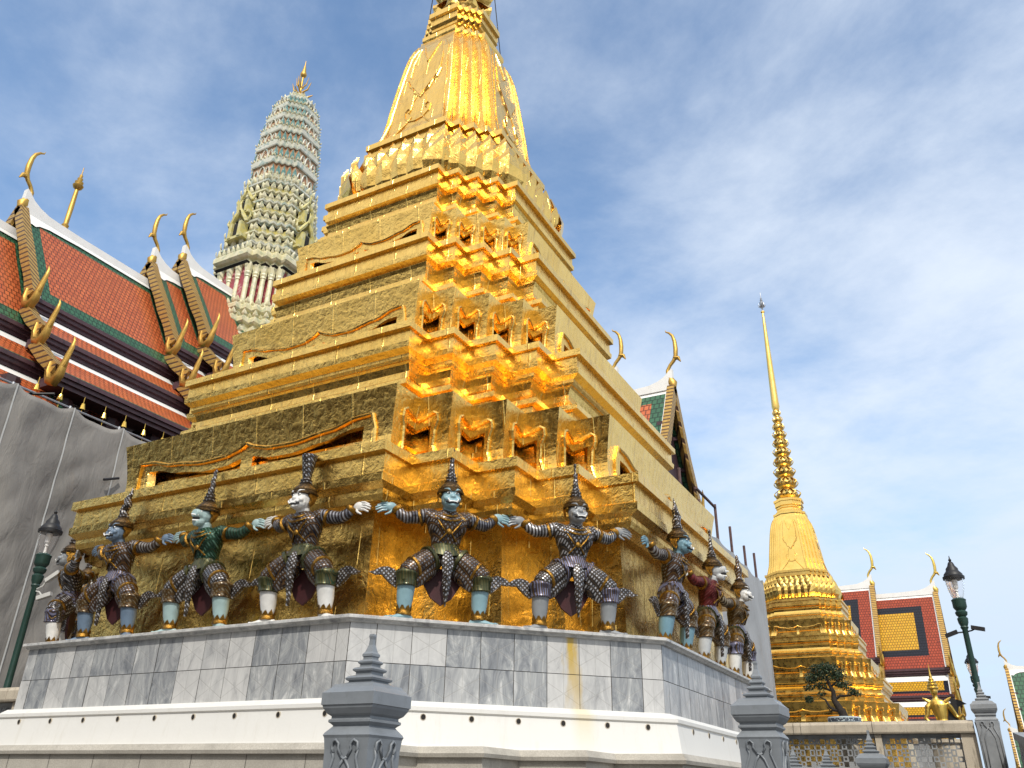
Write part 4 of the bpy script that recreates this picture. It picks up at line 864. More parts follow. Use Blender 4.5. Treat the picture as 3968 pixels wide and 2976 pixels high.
for a, b_ in (((-19.3, 3.4, 12.75), (-20.6, 2.2, 12.5)), ((-19.2, 6.1, 10.3), (-19.2, 6.7, 10.55))):
    mb = MB(); mb.tube([a, b_], .05, 7); mb.build('brace', MT['black'], sc_)
mb = MB(); mb.tube([(-19.8, -8, 12.7), (-19.8, 12.5, 12.7)], .045, 6); mb.build('rail', MT['steel'], sc_)
sc2 = empty('wrapped_scaffold', (0, 0, 0), 0, 'scaffold in pale grey sheeting with bare rusty poles, right of the big chedi', 'scaffold')
mb = MB(); NY, NZ = 50, 40; vs = []
for j in range(NZ+1):
    for i in range(NY+1):
        y = 7.5+10.6*i/NY; zt = 7.35-.35*((y-7.5)/10.6)-.12*abs(math.sin((y-7.5)*1.9)); z = GROUND+(zt-GROUND)*j/NZ
        vs.append((2.25+.55*fold(y, z, 7.7), y, z))
mb.add(vs, [(j*(NY+1)+i, j*(NY+1)+i+1, (j+1)*(NY+1)+i+1, (j+1)*(NY+1)+i) for j in range(NZ) for i in range(NY)])
mb.build('sheet', MT['sheet2'], sc2, smooth=True)
mb = MB(); mb.box((1.0, 18.2, 2.75), (2.6, .06, 8.7)); mb.build('end_sheet', MT['sheet2'], sc2)
for y, zt in ((9.2, 8.4), (11.0, 8.0), (14.6, 8.15), (16.4, 7.95), (17.9, 8.05)):
    mb = MB(); mb.tube([(2.15, y, GROUND), (2.15, y, zt)], .045, 7); mb.build('pole', MT['rust'], sc2)
mb = MB(); mb.tube([(2.12, 10.9, 8.35), (2.12, 13.0, 8.35)], .045, 7); mb.build('rail', MT['rust'], sc2)
mb = MB(); mb.tube([(2.12, 13.0, 7.0), (2.12, 13.0, 8.45)], .045, 7); mb.build('pole', MT['rust'], sc2)

# ------------------------------------------------------------------ prang
def prang_mat(name, a, b2, c2, sc=5):
    mt, t, b = newmat(name); g = G(t); co = g.co(); v = g.n('ShaderNodeTexVoronoi'); v.inputs['Scale'].default_value = sc; g.l(co, v.inputs[0]); ch = g.sep(v.outputs['Color'])
    c = g.ramp(ch[0], [(0, a), (.5, b2), (.80, c2)], 'CONSTANT'); nz = g.noise(co, 1.2, 5); c = g.mix(g.mr(nz, .45, .7, 0, .3), c, tuple(x*.7 for x in a))
    g.l(c, b.inputs['Base Color']); b.inputs['Roughness'].default_value = .4; return mt
MT['pr_cream'] = prang_mat('cream_porcelain', (.66, .61, .38), (.72, .67, .47), (.50, .51, .34)); MT['pr_yellow'] = prang_mat('yellow_porcelain', (.55, .48, .16), (.60, .54, .26), (.44, .42, .2))
MT['pr_white'] = prang_mat('white_porcelain', (.56, .56, .46), (.62, .61, .52), (.34, .42, .37)); MT['pr_blue'] = prang_mat('blue_green_porcelain', (.09, .22, .20), (.14, .28, .26), (.34, .42, .38))
MT['pr_orange'] = prang_mat('orange_porcelain', (.46, .26, .14), (.54, .38, .24), (.44, .20, .10)); MT['pr_red'] = prang_mat('red_porcelain', (.30, .045, .06), (.36, .06, .075), (.48, .22, .22), 7)
pr_ = empty('prang_tower', (-29.2, 20.8, 0), 0, 'pale cream and green porcelain prang tower with a gilt trident finial behind the temple roofs', 'tower')
RP = .47
def pl(prof, name, mt): mb = MB(); rloft(mb, prof, RP); return mb.build(name, mt, pr_)
def prow(mb, s, z, w_, h, lean=.04, bul=.05, per=3, inner=True, ridge=.05):
    ring = rring(s, s*RP, z)
    for q_ in range(4):
        c, e = ((1, 0), (0, 1), (-1, 0), (0, -1))[q_]; dg = Vector((c*.707+e*.707, e*.707-c*.707, 0))
        for k in range(9):
            if k % 2 == 0 or inner: petal(mb, Vector(ring[q_*9+k])+dg*(.02 if k % 2 == 0 else .04), dg, Vector((-dg.y, dg.x, 0)), w_*(.8 if k % 2 == 0 else .55), h*(1 if k % 2 == 0 else .8), lean, bul, ridge)
        p0, p1 = Vector(ring[q_*9+8]), Vector(ring[(q_*9+9) % 36]); tg = (p1-p0).normalized(); od = Vector((tg.y, -tg.x, 0))
        for k in range(per): petal(mb, p0.lerp(p1, (k+.5)/per), od, tg, w_, h, lean, bul, ridge)
def cornice(mb, s, z, h, o=.35): rloft(mb, [(s, z), (s+.4*o, z+.12*h), (s+.4*o, z+.3*h), (s+.75*o, z+.36*h), (s+o, z+.5*h), (s+o, z+.86*h), (s+.85*o, z+h), (s, z+h+.02)], RP)
pl([(3.9, 8), (3.9, 22.6)], 'pedestal', MT['pr_red'])
c1, c2, c3, lf, yl, dk = MB(), MB(), MB(), MB(), MB(), MB()
# stepped base cornices
for s, z in ((3.7, 22.6), (3.5, 24.0), (3.15, 25.35), (2.95, 26.35)): cornice(c1, s, z, .75, .45); prow(lf, s+.36, z+.75, .42, .42, per=6)
for s, z0, z1 in ((3.6, 23.3, 24.0), (3.4, 24.7, 25.4), (3.05, 26.0, 26.4), (2.9, 27.0, 27.4)): rloft(c1, [(s, z0), (s, z1)], RP)
shaft = pl([(2.62, 27.2), (2.62, 30.5)], 'shaft', MT['pr_red'])
ring = rring(2.66, 2.66*RP, 0)
for q_ in range(4):
    pts = [Vector(ring[q_*9+k]) for k in range(0, 9, 2)]; a0, a1 = Vector(ring[q_*9+8]), Vector(ring[(q_*9+9) % 36])
    for p in pts+[a0.lerp(a1, .34), a0.lerp(a1, .66)]:
        mb = MB(); w_ = .36; d_ = p.normalized()*(-.05)
        mb.loft([[(p.x+d_.x+r*math.cos(2*PI*i/8+PI/8), p.y+d_.y+r*math.sin(2*PI*i/8+PI/8), z) for i in range(8)] for r, z in ((.26, 27.2), (.26, 27.5), (.17, 27.6), (.16, 29.4), (.21, 29.45), (.19, 29.55), (.24, 29.7), (.22, 29.8), (.30, 30.25), (.32, 30.45))]); mb.build('pilaster', MT['pr_cream'], pr_)
cornice(c1, 2.65, 30.4, .95, .62); prow(lf, 3.1, 31.35, .40, .55, per=7)
rloft(dk, [(2.95, 30.28), (3.12, 30.40)], RP, cap0=False, cap1=False)  # dark strip under the cornice, its shade put in as colour
zz = 31.3; s = 2.72
for k, (dz, ds) in enumerate(((.95, .10), (.9, .10), (1.05, .12), (.9, .10), (.95, .10), (1.0, .08), (.9, .06))):
    rloft(c3 if k % 2 else yl, [(s, zz), (s-.05, zz+dz*.5), (s, zz+dz*.55)], RP); cornice(c1 if k % 2 else c2, s-.02, zz+dz*.5, dz*.42, .26); prow(lf, s+.20, zz+dz*.92, .46, .52, per=4, inner=False, ridge=.09)
    rloft(dk, [(s-.01, zz+dz*.44), (s+.12, zz+dz*.54)], RP, cap0=False, cap1=False)  # dark strip standing in for the shade below each cornice
    zz += dz; s -= ds
# crown: six tiers of blue leaves over an orange core
CR = [(38.0, 2.12), (39.6, 2.15), (41.2, 2.10), (42.75, 1.98), (44.2, 1.80), (45.55, 1.55), (46.8, 1.20)]
orc, blu = MB(), MB()
for (z0, s0), (z1, s1) in zip(CR, CR[1:]):
    h = z1-z0; rloft(orc, [(s0-.12, z0), (s1-.10, z1)], RP); rloft(c2, [(s0+.02, z0-.05), (s0+.06, z0+.04), (s0+.06, z0+.36*h), (s0-.10, z0+.40*h)], RP)
    prow(blu, s0-.09, z0+.34*h, .40, .56*h, -.05, .06, per=0, inner=False, ridge=.05); prow(lf, s0+.03, z0+.27*h, .26, .26, per=6)
    ring = rring(s0-.06, (s0-.06)*RP, z0+.30*h)
    for q_ in range(4):
        p0, p1 = Vector(ring[q_*9+8]), Vector(ring[(q_*9+9) % 36]); tg = (p1-p0).normalized(); od = Vector((tg.y, -tg.x, 0))
        for f in (.22, .5, .78):
            p = p0.lerp(p1, f); R_ = .30 if f == .5 else .2
            wht = MB(); wht.tube([p+tg*(R_*math.cos(a))+Vector((0, 0, .62*h*math.sin(a)*(.95 if f == .5 else .75)))+od*.04 for a in [PI*i/8 for i in range(9)]], .055, 5); wht.build('arch_frame', MT['pr_white'], pr_)
rloft(c2, [(1.22, 46.75), (1.28, 46.85), (1.22, 47.1), (1.05, 47.2), (1.0, 47.45), (.7, 47.75), (.35, 48.0)], RP); prow(lf, 1.1, 47.05, .3, .4, per=2)
for mb, nm_, mt in ((c1, 'cornice', 'pr_cream'), (c2, 'white_cornice', 'pr_white'), (c3, 'frieze', 'pr_cream'), (yl, 'yellow_frieze', 'pr_yellow'), (lf, 'leaf_crest', 'pr_cream'), (dk, 'cornice_shade_strip', 'tile_navy'), (orc, 'crown_core', 'pr_orange'), (blu, 'blue_leaves', 'pr_blue')): mb.build(nm_, MT[mt], pr_)
for q_ in range(4):                                                   # niches with little gables on each face
    c, e = ((1, 0), (0, 1), (-1, 0), (0, -1))[q_]; rot = Matrix.Rotation(math.atan2(e, c)+PI/2, 4, 'Z')
    for z, s_, k in ((32.6, 2.98, 1.0), (34.8, 2.75, .82)):
        mb = MB(); mb.box((0, -s_, z+.55*k), (.5*k, .5, 1.1*k)); mb.xf(rot); n_ = mb.build('niche', MT['dark'], pr_)
        mb = MB()
        for x in (-1, 1): mb.box((x*.42*k, -s_-.1, z+.5*k), (.28*k, .6, 1.2*k)); mb.tube([(x*.75*k, -s_-.15, z+1.1*k), (x*.35*k, -s_-.2, z+1.75*k), (0, -s_-.2, z+2.4*k)], [.14*k, .15*k, .06*k], 6); mb.tube([(x*.8*k, -s_-.15, z+1.1*k), (x*1.0*k, -s_-.15, z+1.4*k), (x*.95*k, -s_-.15, z+1.75*k)], [.12*k, .09*k, .02*k], 6)
        mb.tube([(0, -s_-.2, z+2.2*k), (.0, -s_-.3, z+2.7*k), (0, -s_-.2, z+3.1*k)], [.12*k, .08*k, .02*k], 6); mb.box((0, -s_-.05, z-.08), (1.5*k, .6, .2)); mb.xf(rot); mb.build('niche_frame', MT['pr_yellow'], n_)
fn = MB(); fn.lathe([(.22, 47.9), (.26, 48.1), (.12, 48.2), (.08, 48.6), (.08, 49.9), (.06, 50.2), (.22, 50.35), (.26, 50.5), (.2, 50.7), (.16, 50.85), (.12, 51.1), (.05, 51.5), (.02, 52.0)], n=10)
for j in range(4):
    a = PI/2*j+.4; d_ = Vector((math.cos(a), math.sin(a), 0))
    fn.tube([Vector((0, 0, 48.15)), d_*.6+Vector((0, 0, 48.0)), d_*1.05+Vector((0, 0, 48.2))], [.10, .09, .03], 6); fn.tube([Vector((0, 0, 48.5)), d_*.55+Vector((0, 0, 48.85)), d_*.75+Vector((0, 0, 49.6))], [.07, .07, .02], 6); fn.tube([Vector((0, 0, 49.0)), d_*.38+Vector((0, 0, 49.4)), d_*.5+Vector((0, 0, 50.2))], [.06, .05, .015], 6)
fn.build('trident_finial', MT['gilt'], pr_, auto=40)
sp_ = MB(); sp_.lathe([(.16, 24), (.15, 27.2), (.13, 27.3), (.24, 27.45), (.17, 27.55), (.26, 27.75), (.24, 27.95), (.16, 28.05), (.20, 28.2), (.13, 28.3), (.14, 29.5), (.11, 30.7), (.09, 30.75), (.25, 30.9), (.30, 31.05), (.20, 31.15), (.24, 31.3), (.12, 31.4), (.16, 31.55), (.08, 31.65), (.10, 31.8), (.03, 31.9), (.02, 32.4)], (-32, 8.4, 0), 12)
o = sp_.build('spire_pole', MT['gilt'], auto=40); tag(o, 'thin gilt pole with a silvery bud finial rising behind the left temple ridge', 'finial')

# ------------------------------------------------------------------ halls on the right
rt = empty('temple_hall', (0, 78, 0), 0, 'temple hall with red, navy and yellow tile roofs in tiers, right of the distant chedi', 'temple')
T_R = [[(0, 18.3), (1.1, 16.3), (2.2, 14.4), (3.3, 12.6), (4.5, 10.8)], [(4.3, 10.15), (5.2, 9.25), (6.3, 8.35)], [(6.1, 7.85), (7.0, 7.0), (8.1, 6.3)]]
M9 = Matrix.Rotation(PI/2, 4, 'Z')
roof_section(rt, Matrix.Translation((6.55, 0, 0)) @ M9, 8.6, T_R, SK_R, chofa_mat='gilt_bright', sc=1.05)
roof_section(rt, Matrix.Translation((.95, 0, 0)) @ M9, 13, T_R, SK_R, chofa_mat='gilt_bright', sc=1.05, lift=1.1)
mb = MB(); mb.box((-4, 0, 2.3), (19, 10, 7.8)); mb.build('wall', MT['white'], rt)
fr = empty('roofed_hall', (0, 50, 0), 0, 'roof corner with a thin gilt horn and white ridge cut off by the right edge', 'temple')
T_F = [[(0, 7.6), (.8, 6.3), (1.6, 5.1), (2.6, 3.9)], [(2.5, 3.6), (3.6, 2.5)]]
roof_section(fr, Matrix.Translation((10.15, 0, 0)) @ Matrix.Rotation(-PI/2, 4, 'Z'), 9, T_F, SK_O, sc=.47)
mb = MB(); mb.box((15, 0, .3), (8.5, 5, 3.8)); mb.build('wall', MT['white'], fr)
fr2 = empty('small_hall', (0, 62, 0), 0, 'tiny far roof peak with gilt horn and white ridge, low at the right edge', 'temple')
roof_section(fr2, Matrix.Translation((9.75, 0, 0)) @ Matrix.Rotation(-PI/2, 4, 'Z'), 7, [[(0, 4.75), (.8, 3.5), (1.8, 2.3)], [(1.7, 2.0), (2.6, 1.2)]], SK_O, sc=.42)
mb = MB(); mb.box((14, 0, -.3), (7, 3.4, 2.6)); mb.build('wall', MT['white'], fr2)
# ------------------------------------------------------------------ ground and terrace
def paving():
    mt, t, b = newmat('granite_paving'); g = G(t); co = g.co(); br = g.n('ShaderNodeTexBrick'); g.l(co, br.inputs[0]); br.inputs['Scale'].default_value = 1; br.inputs['Brick Width'].default_value = 1.1; br.inputs['Row Height'].default_value = .6; br.inputs['Mortar Size'].default_value = .008
    br.inputs['Color1'].default_value = (.15, .14, .125, 1); br.inputs['Color2'].default_value = (.12, .11, .10, 1); br.inputs['Mortar'].default_value = (.08, .07, .06, 1)
    c = g.mix(g.mr(g.noise(co, .6, 6), .4, .7, 0, .4), br.outputs[0], (.09, .08, .07)); g.l(c, b.inputs['Base Color']); b.inputs['Roughness'].default_value = .7; return mt
MT['paving'] = paving()
mb = MB(); mb.quad((-1500, -1500, GROUND), (1500, -1500, GROUND), (1500, 1500, GROUND), (-1500, 1500, GROUND)); tag(mb.build('pavement', MT['paving']), kind='structure')
mb = MB(); mb.box((-21, 48.75, -.615), (48, 102.5, 1.99)); tag(mb.build('terrace', MT['paving']), kind='structure')
mb = MB(); mb.box((6.0, 54.2, -.615), (5.98, 91.6, 1.99)); tag(mb.build('terrace', MT['paving']), kind='structure')
# unseen hall behind the camera, added dark for the gold to reflect
MT['hall_dark'] = plain('dull_hall_brown', (.085, .05, .028), .95, spec=.1, bump=0)
hall = empty('reflection_hall', (-35, -50, 0), 0, 'unseen plain dark hall behind the camera, added to darken the reflections in the gold', 'temple')
mb = MB(); mb.box((0, 0, 4.2), (98, 18, 11.6)); mb.build('wall', MT['hall_dark'], hall)
mb = MB()
for z0, z1, y0_, y1_ in ((9.0, 13.0, 14, 9), (13.2, 17.5, 9.6, 6), (17.8, 25, 6.6, .2)):
    mb.prism([(-y0_, z0), (y0_, z0), (y1_, z1), (-y1_, z1)], 'x', -50, 50)
mb.build('roof', MT['hall_dark'], hall)

# ------------------------------------------------------------------ grey newel posts
mb = MB()
PROF = [(.014, 0), (.016, -.012), (.012, -.03), (.014, -.06), (.026, -.10), (.036, -.112), (.036, -.125), (.031, -.128), (.031, -.142), (.046, -.150), (.052, -.156), (.050, -.164), (.041, -.170), (.041, -.182), (.062, -.190), (.070, -.198), (.067, -.207), (.055, -.214), (.055, -.228), (.082, -.237), (.096, -.248), (.092, -.258), (.080, -.264), (.080, -.270), (.134, -.285), (.142, -.300), (.168, -.325), (.178, -.332), (.178, -.395), (.172, -.398), (.168, -.412), (.150, -.440), (.132, -.452), (.132, -.464), (.143, -.470), (.143, -.482), (.132, -.490), (.122, -.500), (.126, -.506), (.152, -.536), (.158, -.548), (.152, -.562), (.146, -.62), (.143, -.75), (.143, -1.6), (.165, -1.62), (.165, -1.75), (.185, -1.77), (.185, -2.9)]
mb.loft([[(s*h, t_*h, z) for s, t_ in ((-1, -1), (1, -1), (1, 1), (-1, 1))] for h, z in PROF[::-1]]); PM['newel'] = mb.mesh('shaft', MT['grey_paint'])
mb = MB()
for q_ in range(4):
    s0 = len(mb.v); y = -.150
    for s in (-1, 1):
        mb.tube([(s*.02, y-.002, -.655), (s*.045, y-.006, -.615), (s*.04, y-.010, -.590), (s*.062, y-.010, -.572), (s*.085, y-.008, -.585), (s*.088, y-.006, -.615), (s*.075, y-.004, -.635)], .0075, 6)
        mb.tube([(s*.088, y-.002, -.61), (s*.075, y, -.66), (s*.10, y+.002, -.73), (s*.125, y+.004, -.80), (s*.125, y+.005, -1.2)], .008, 6)
        mb.tube([(0, y-.001, -.66), (s*.03, y, -.70), (s*.07, y+.003, -.80), (s*.08, y+.005, -1.2)], .008, 6)
    mb.tube([(-.02, y-.002, -.655), (0, y-.004, -.668), (.02, y-.002, -.655)], .0075, 6)
    rot = Matrix.Rotation(PI/2*q_, 4, 'Z')
    for i in range(s0, len(mb.v)): mb.v[i] = tuple(rot @ Vector(mb.v[i]))
PM['newel_relief'] = mb.mesh('scroll_relief', MT['grey_paint'], True)
def newel(x, y, z, label, sc=1.0, mt=None, cut=None):
    o = empty('newel_post', (x, y, z), 0, label, 'post', 'grey posts with stepped spire caps'); o.scale = (sc, sc, sc)
    for k_, n_ in (('newel', 'shaft'), ('newel_relief', 'scroll_relief')):
        p = bpy.data.objects.new(n_, PM[k_]); COL.objects.link(p); p.parent = o
        if mt: p.material_slots[0].link = 'OBJECT'; p.material_slots[0].material = mt
newel(5.45, -8.40, .81, 'largest grey post with stepped spire cap, in front of the marble plinth')
newel(7.01, -5.62, .95, 'second largest grey spire-capped post, at the right end of the marble plinth')
newel(7.12, -.10, .815, 'grey spire-capped post showing only its cap at the bottom edge before the lattice')
newel(6.33, 1.4, .70, 'faint small grey post cap seen against the middle of the lattice panel')
newel(5.88, 1.3, .70, 'small grey post cap mostly hidden behind the second largest post')
newel(8.49, 8.30, 2.28, 'weathered grey post at the end of the stone balustrade, in front of the lamp post', 1.36, MT['grey_old'])

# ------------------------------------------------------------------ balustrades
def lattice(mb, x0, x1, y, z0, z1, c=.0265, th=.07):
    nx, nz = round((x1-x0)/c), round((z1-z0)/c); c2 = (x1-x0)/nx; c3 = (z1-z0)/nz; P_ = 30
    def val(i, j): return (abs((i % P_)-P_//2)+1)//4+(abs(j-nz//2)+1)//4
    def solid(i, j):
        if j < 1 or j > nz-2 or i < 1 or i > nx-2: return True
        v = val(i, j)
        if v % 2 == 1 and v < 6 and (val(i+1, j) != v or val(i, j+1) != v or val(i-1, j) != v or val(i, j-1) != v): return True
        if v == 0: return abs((i % P_)-P_//2) < 1 or abs(j-nz//2) < 1
        if v >= 5: return (i+j) % 6 < 2 or (i-j) % 6 < 2
        return False
    for i in range(nx):
        runs = [j for j in range(nz) if solid(i, j)]; k = 0
        while k < len(runs):
            e = k
            while e+1 < len(runs) and runs[e+1] == runs[e]+1: e += 1
            za, zb = z0+runs[k]*c3, z0+(runs[e]+1)*c3; mb.box((x0+(i+.5)*c2, y, (za+zb)/2), (c2*.999, th-.004*(i % 2), zb-za)); k = e+1
def balustrade(name, x0, x1, y, seams, label, blocks):
    r = empty(name, ((x0+x1)/2, y, .38), 0, label, 'balustrade'); inv = Matrix.Translation((-(x0+x1)/2, -y, -.38))
    def B(mb, n_, mt): mb.xf(inv); o = mb.build(n_, mt, r); return o
    for a, b_ in zip(blocks, blocks[1:]):
        mb = MB(); x, ln = (a+b_)/2, b_-a-.012; pf = [(-.22, 1.30), (-.235, 1.33), (-.235, 1.48), (-.20, 1.535), (-.12, 1.55), (.12, 1.55), (.20, 1.535), (.235, 1.48), (.235, 1.33), (.22, 1.30)]
        mb.prism([(y+p, q_) for p, q_ in pf], 'x', x-ln/2, x+ln/2); B(mb, 'coping_stone', MT['stone'])
    mb = MB(); mb.box(((x0+x1)/2, y, .50), (x1-x0, .36, .24)); B(mb, 'base_course', MT['stone'])
    for s in seams: mb = MB(); mb.box((s[0], y, .96), (s[1], .30, .68)); B(mb, 'stone_upright', MT['stone'])
    ed = [x0]+[e for s in seams for e in (s[0]-s[1]/2, s[0]+s[1]/2)]+[x1]
    for a, b_ in zip(ed[::2], ed[1::2]):
        if b_-a < .3: continue
        mb = MB(); mb.box(((a+b_)/2, y, 1.265), (b_-a-.02, .12, .05)); lattice(mb, a+.01, b_-.01, y, .62, 1.24); B(mb, 'lattice_panel', MT['grey_old'])
balustrade('stone_balustrade', 2.6, 8.24, 8.43, [(6.36, .13), (8.10, .28)], 'stained stone balustrade with grey lattice panels on the right, below the bonsai', [2.6, 4.62, 4.78, 6.28, 8.24])
balustrade('stone_balustrade', -13.5, -3.2, -2.5, [(-11.4, .3), (-9.2, .2), (-6.9, .25), (-4.6, .25)], 'stained stone balustrade with grey lattice at the left edge beside the plinth', [-13.5, -11.2, -9.0, -7.15, -6.75, -4.9, -3.2])
st_ = empty('stair_parapet', (9.06, 8.1, 0), 0, 'grey sloping stair parapet with an oval relief at the bottom right corner', 'parapet')
mb = MB(); mb.prism([(-.02, GROUND), (-.02, 1.20), (-10.6, .43), (-10.6, GROUND)], 'x', -.10, .10); mb.build('panel', MT['grey_old'], st_)
mb = MB(); mb.prism([(0, 1.16), (0, 1.25), (0-.02, 1.29), (-10.6, .52), (-10.6, .39)], 'x', -.16, .16); mb.build('handrail', MT['grey_old'], st_)
for k in range(5):
    mb = MB(); y = -1.1-1.9*k; z = 1.2-.073*(-y)-.52
    mb.tube([(-.105, y+.30*math.cos(a), z+.27*math.sin(a)) for a in [2*PI*i/20 for i in range(21)]], .022, 6)
    for j in range(26):
        a, r = 2.4*j, .045*math.sqrt(j); mb.ell((-.105, y+r*math.cos(a), z+r*.9*math.sin(a)), (.018, .04, .03), 6, 4)
    mb.build('oval_relief', MT['grey_old'], st_)

# ------------------------------------------------------------------ lamp posts
mg = bpy.data.materials.new('lamp_glass'); mg.use_nodes = True; g = G(mg.node_tree); b = mg.node_tree.nodes['Principled BSDF']
b.inputs['Base Color'].default_value = (.92, .90, .92, 1); b.inputs['Roughness'].default_value = .06; b.inputs['IOR'].default_value = 1.15; b.inputs['Transmission Weight'].default_value = .92; b.inputs['Alpha'].default_value = .55
def lamp(loc, label, flood, rz=0):
    r = empty('street_lamp', loc, rz, label, 'street lamp', 'green lamp posts with glass globes'); r.scale = (.8, .8, 1)
    def B(mb, n_, mt, auto=40, par=None): return mb.build(n_, mt, par or r, auto=auto)
    mb = MB(); mb.lathe([(.26, 0), (.26, .25), (.20, .32), (.17, .5), (.16, .9), (.13, 1.0), (.155, 1.05), (.11, 1.1), (.085, 1.2), (.075, 3.35), (.11, 3.40), (.08, 3.45)], n=18); B(mb, 'pole', MT['lamp_green'])
    mb = MB(); mb.lathe([(.09, 3.42), (.13, 3.5), (.145, 3.6), (.10, 3.64), (.15, 3.68), (.165, 3.74), (.12, 3.78), (.16, 3.82), (.185, 3.86), (.185, 3.98), (.20, 4.02), (.14, 4.06)], n=18); B(mb, 'collar', MT['lamp_green'])
    mb = MB(); mb.lathe([(.13, 4.05), (.17, 4.12), (.215, 4.25), (.245, 4.40), (.255, 4.52)], n=22, cap=False); gl = B(mb, 'glass_globe', mg)
    mb = MB(); mb.lathe([(.05, 4.06), (.035, 4.2), (.06, 4.23), (.035, 4.26), (.075, 4.30), (.085, 4.48), (.06, 4.5)], n=12); B(mb, 'bulb', MT['white'])
    mb = MB(); mb.lathe([(.29, 4.50), (.295, 4.56), (.26, 4.58), (.25, 4.62), (.19, 4.68), (.17, 4.70), (.165, 4.75), (.10, 4.82), (.09, 4.85), (.065, 4.90), (.03, 4.92), (.045, 4.96), (.02, 4.99), (.008, 5.06)], n=22); B(mb, 'cap', MT['black'])
    for dx, dz, tilt, white in flood:
        mb = MB(); mb.tube([(0, 0, 3.3), (dx*.5, -.05, 3.3+dz*.3), (dx*.8, -.05, 3.3+dz)], .018, 6); s0 = len(mb.v); mb.box((0, 0, 0), (.34, .14, .08))
        mx = Matrix.Translation((dx, -.08, 3.3+dz)) @ Matrix.Rotation(tilt, 4, 'Y')
        for i in range(s0, len(mb.v)): mb.v[i] = tuple(mx @ Vector(mb.v[i]))
        mb.build('floodlight', MT['plastic'] if white else MT['black'], r)
lamp((-8.15, -2.15, .20), 'green lamp post with white floodlight at the left edge, before the grey sheeting', ((.42, .28, -.6, True), (.34, -.12, -.3, True)), R(30))
lamp((8.46, 9.5, .20), 'green lamp post with black floodlights at the right, behind the grey post', ((.34, .05, .2, False), (-.36, -.03, -.25, False)), R(-5))
lamp((8.40, 24.1, .20), 'smaller farther lamp post half hidden behind the right lamp post', ((.3, .0, .1, False),), 0)

# ------------------------------------------------------------------ bonsai in a pot, kinnara figure
MT['bark'] = plain('dark_bark', (.022, .016, .012), .85, var=.4, sc=9, bump=.6, bdist=.03)
ml, t, b = newmat('bonsai_leaf'); g = G(t); at = g.n('ShaderNodeAttribute'); at.attribute_name = 'tone'
g.l(g.ramp(at.outputs['Fac'], [(0, (.016, .030, .014)), (.5, (.030, .055, .022)), (1, (.06, .095, .035))]), b.inputs['Base Color']); b.inputs['Roughness'].default_value = .55; MT['leaf'] = ml
bon = empty('bonsai_tree', (5.62, 9.12, 1.68), 0, 'dark green bonsai tree with cloud-shaped foliage pads above the stone balustrade', 'bonsai')
mb = MB()
mb.tube([(.0, 0, -.02), (-.02, 0, .12), (-.10, .02, .26), (-.17, .0, .42), (-.16, .02, .60), (-.24, 0, .78), (-.27, 0, .95)], [.11, .095, .08, .065, .05, .04, .02], 10)
mb.tube([(-.09, 0, .17), (-.22, -.02, .20), (-.30, 0, .28), (-.36, 0, .42), (-.48, 0, .48)], [.04, .033, .028, .022, .012], 7); mb.tube([(-.2, 0, .24), (-.28, .03, .16), (-.34, 0, .26)], [.025, .02, .012], 7)
mb.tube([(-.15, 0, .42), (-.02, .03, .50), (.08, .0, .49), (.22, 0, .50), (.30, 0, .54)], [.035, .03, .026, .02, .01], 7); mb.tube([(-.16, 0, .6), (-.36, .02, .68), (-.5, 0, .72)], [.03, .025, .012], 7); mb.tube([(-.2, 0, .7), (-.05, -.03, .8), (.06, 0, .86)], [.03, .02, .01], 7)
mb.build('trunk', MT['bark'], bon, auto=50)
mb = MB(); rr = random.Random(5)
for x, z, rx, rz_, n_ in ((-.42, 1.12, .24, .11, 520), (-.22, 1.16, .2, .10, 380), (-.10, 1.06, .24, .12, 520), (-.55, .96, .24, .11, 480), (-.62, .86, .15, .08, 260), (.02, .93, .2, .11, 400), (-.27, .95, .28, .12, 460), (-.42, .72, .16, .09, 300), (-.70, .70, .13, .07, 220), (.12, .72, .17, .10, 330), (.26, .58, .13, .07, 220), (.36, .52, .10, .05, 130), (-.72, .44, .105, .085, 280), (-.42, .55, .10, .05, 120), (-.02, .74, .12, .07, 150)):
    for k in range(n_):
        while True:
            p = Vector((rr.uniform(-1, 1), rr.uniform(-1, 1), rr.uniform(-1, 1)))
            if p.length < 1: break
        lump = 1+.35*mnoise.noise(Vector((p.x*2.2+x*9, p.y*2.2, p.z*2.2+z*7)))
        c = Vector((x+p.x*rx*lump, p.y*rx*.95*lump, z+p.z*rz_*lump)); d_ = Vector((rr.gauss(0, 1), rr.gauss(0, 1), rr.gauss(.4, 1))).normalized(); e_ = d_.orthogonal().normalized(); s_ = rr.uniform(.022, .046)
        mb.tone = min(1, max(0, rr.gauss(.38, .26))); f_ = d_.cross(e_)
        mb.add((c-e_*s_*.5, c+f_*s_*.35, c+e_*s_, c-f_*s_*.35), ((0, 1, 2, 3),))
mb.build('crown', MT['leaf'], bon)
pot = empty('bonsai_pot', (5.62, 9.12, 1.44), 0, 'round pale blue glazed pot with dark patterned rim holding the bonsai', 'plant pot')
mp_, t, b = newmat('glazed_pot'); g = G(t); v = g.n('ShaderNodeTexVoronoi'); v.inputs['Scale'].default_value = 22; g.l(g.co(), v.inputs[0]); o3 = g.sep(g.co())
band = g.math('MULTIPLY', g.mr(o3[2], .16, .17), g.mr(o3[2], .235, .24, 1, 0)); c = g.mix(g.math('MULTIPLY', band, g.mr(v.outputs['Distance'], .35, .4)), (.36, .42, .44), (.05, .06, .08)); g.l(c, b.inputs['Base Color']); b.inputs['Roughness'].default_value = .15
mb = MB(); mb.lathe([(.22, -.2), (.28, -.05), (.35, .14), (.37, .16), (.37, .25), (.35, .27), (.33, .25), (.32, .22)], n=28); mb.build('bowl', mp_, pot, auto=40)
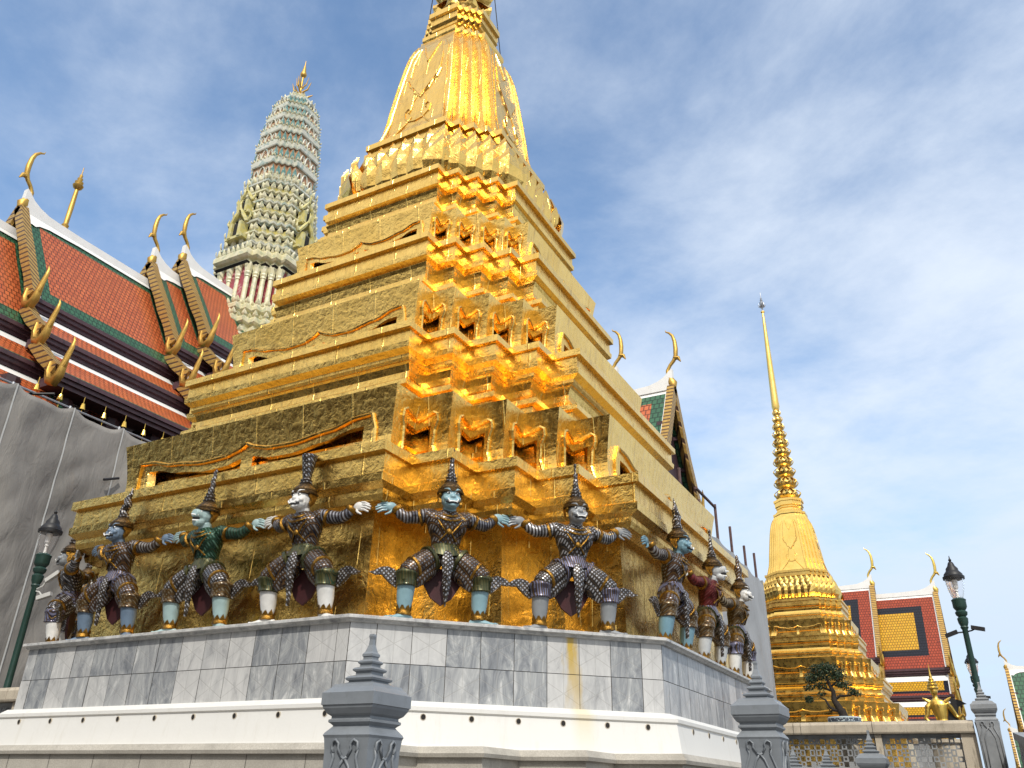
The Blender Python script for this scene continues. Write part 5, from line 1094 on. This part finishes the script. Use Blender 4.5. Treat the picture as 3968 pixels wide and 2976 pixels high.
mb = MB(); mb.lathe([(.325, .20), (.2, .24), (.02, .26)], n=20); mb.build('soil', MT['bark'], pot)
mb = MB(); mb.lathe([(.34, -.98), (.34, -.9), (.2, -.8), (.2, -.3), (.30, -.21), (.30, -.19)], n=20); mb.build('pedestal', MT['stone'], pot, auto=40)
kin = empty('golden_figure', (7.60, 10.05, 1.45), 0, 'gilded figure with a tall pointed crown seen from behind above the balustrade', 'statue')
mb = MB()
mb.loft([[(c[0]+rx*math.cos(2*PI*i/16), c[1]+ry*math.sin(2*PI*i/16), c[2]) for i in range(16)] for c, rx, ry in (((.02, 0, -.2), .19, .15), ((.01, 0, .05), .185, .14), ((.0, 0, .25), .125, .10), ((-.01, 0, .42), .16, .11), ((-.02, 0, .56), .195, .11), ((-.03, 0, .64), .17, .09), ((-.05, 0, .70), .06, .055), ((-.06, 0, .78), .05, .05))])
mb.tube([(-.17, 0, .60), (-.25, -.02, .52), (-.29, -.04, .34), (-.33, -.05, .27), (-.24, -.06, .15), (-.15, -.07, .06)], [.06, .065, .05, .047, .042, .03], 10)
mb.tube([(.15, 0, .60), (.22, .05, .50), (.30, .10, .33), (.36, .08, .28), (.46, .05, .36)], [.06, .06, .05, .045, .03], 10)
mb.ell((-.06, 0, .86), (.085, .095, .115)); nm = remesh(mb, 'body', .012, 3); nm.materials[0] = MT['gilt_bright']; o = bpy.data.objects.new('body', nm); COL.objects.link(o); o.parent = kin
mb = MB(); mb.lathe([(.115, .90), (.125, .93), (.10, .96), (.115, 1.0), (.08, 1.03), (.09, 1.06), (.055, 1.09), (.06, 1.12), (.032, 1.16), (.036, 1.19), (.02, 1.24), (.014, 1.34), (.003, 1.46)], (-.07, 0, 0), 14); mb.build('crown', MT['gilt_bright'], kin, auto=40)
mb = MB(); mb.prism([(.16, .50), (.24, .62), (.20, .78), (.30, .70), (.44, .66), (.56, .58), (.46, .56), (.38, .52), (.34, .30), (.26, .0), (.14, -.2), (.08, .0), (.12, .25)], 'y', .10, .16); mb.build('tail_plume', MT['black'], kin)
for s in (-1, 1): mb = MB(); mb.tube([(s*.16-.02, 0, .62), (s*.24-.03, 0, .68), (s*.30-.03, 0, .72)], [.05, .035, .01], 7); mb.build('epaulette', MT['gilt_bright'], kin)
mb = MB(); mb.lathe([(.45, -1.07), (.45, -.95), (.36, -.85), (.36, -.3), (.42, -.25), (.42, -.18)], n=20); mb.build('pedestal', MT['stone'], kin)
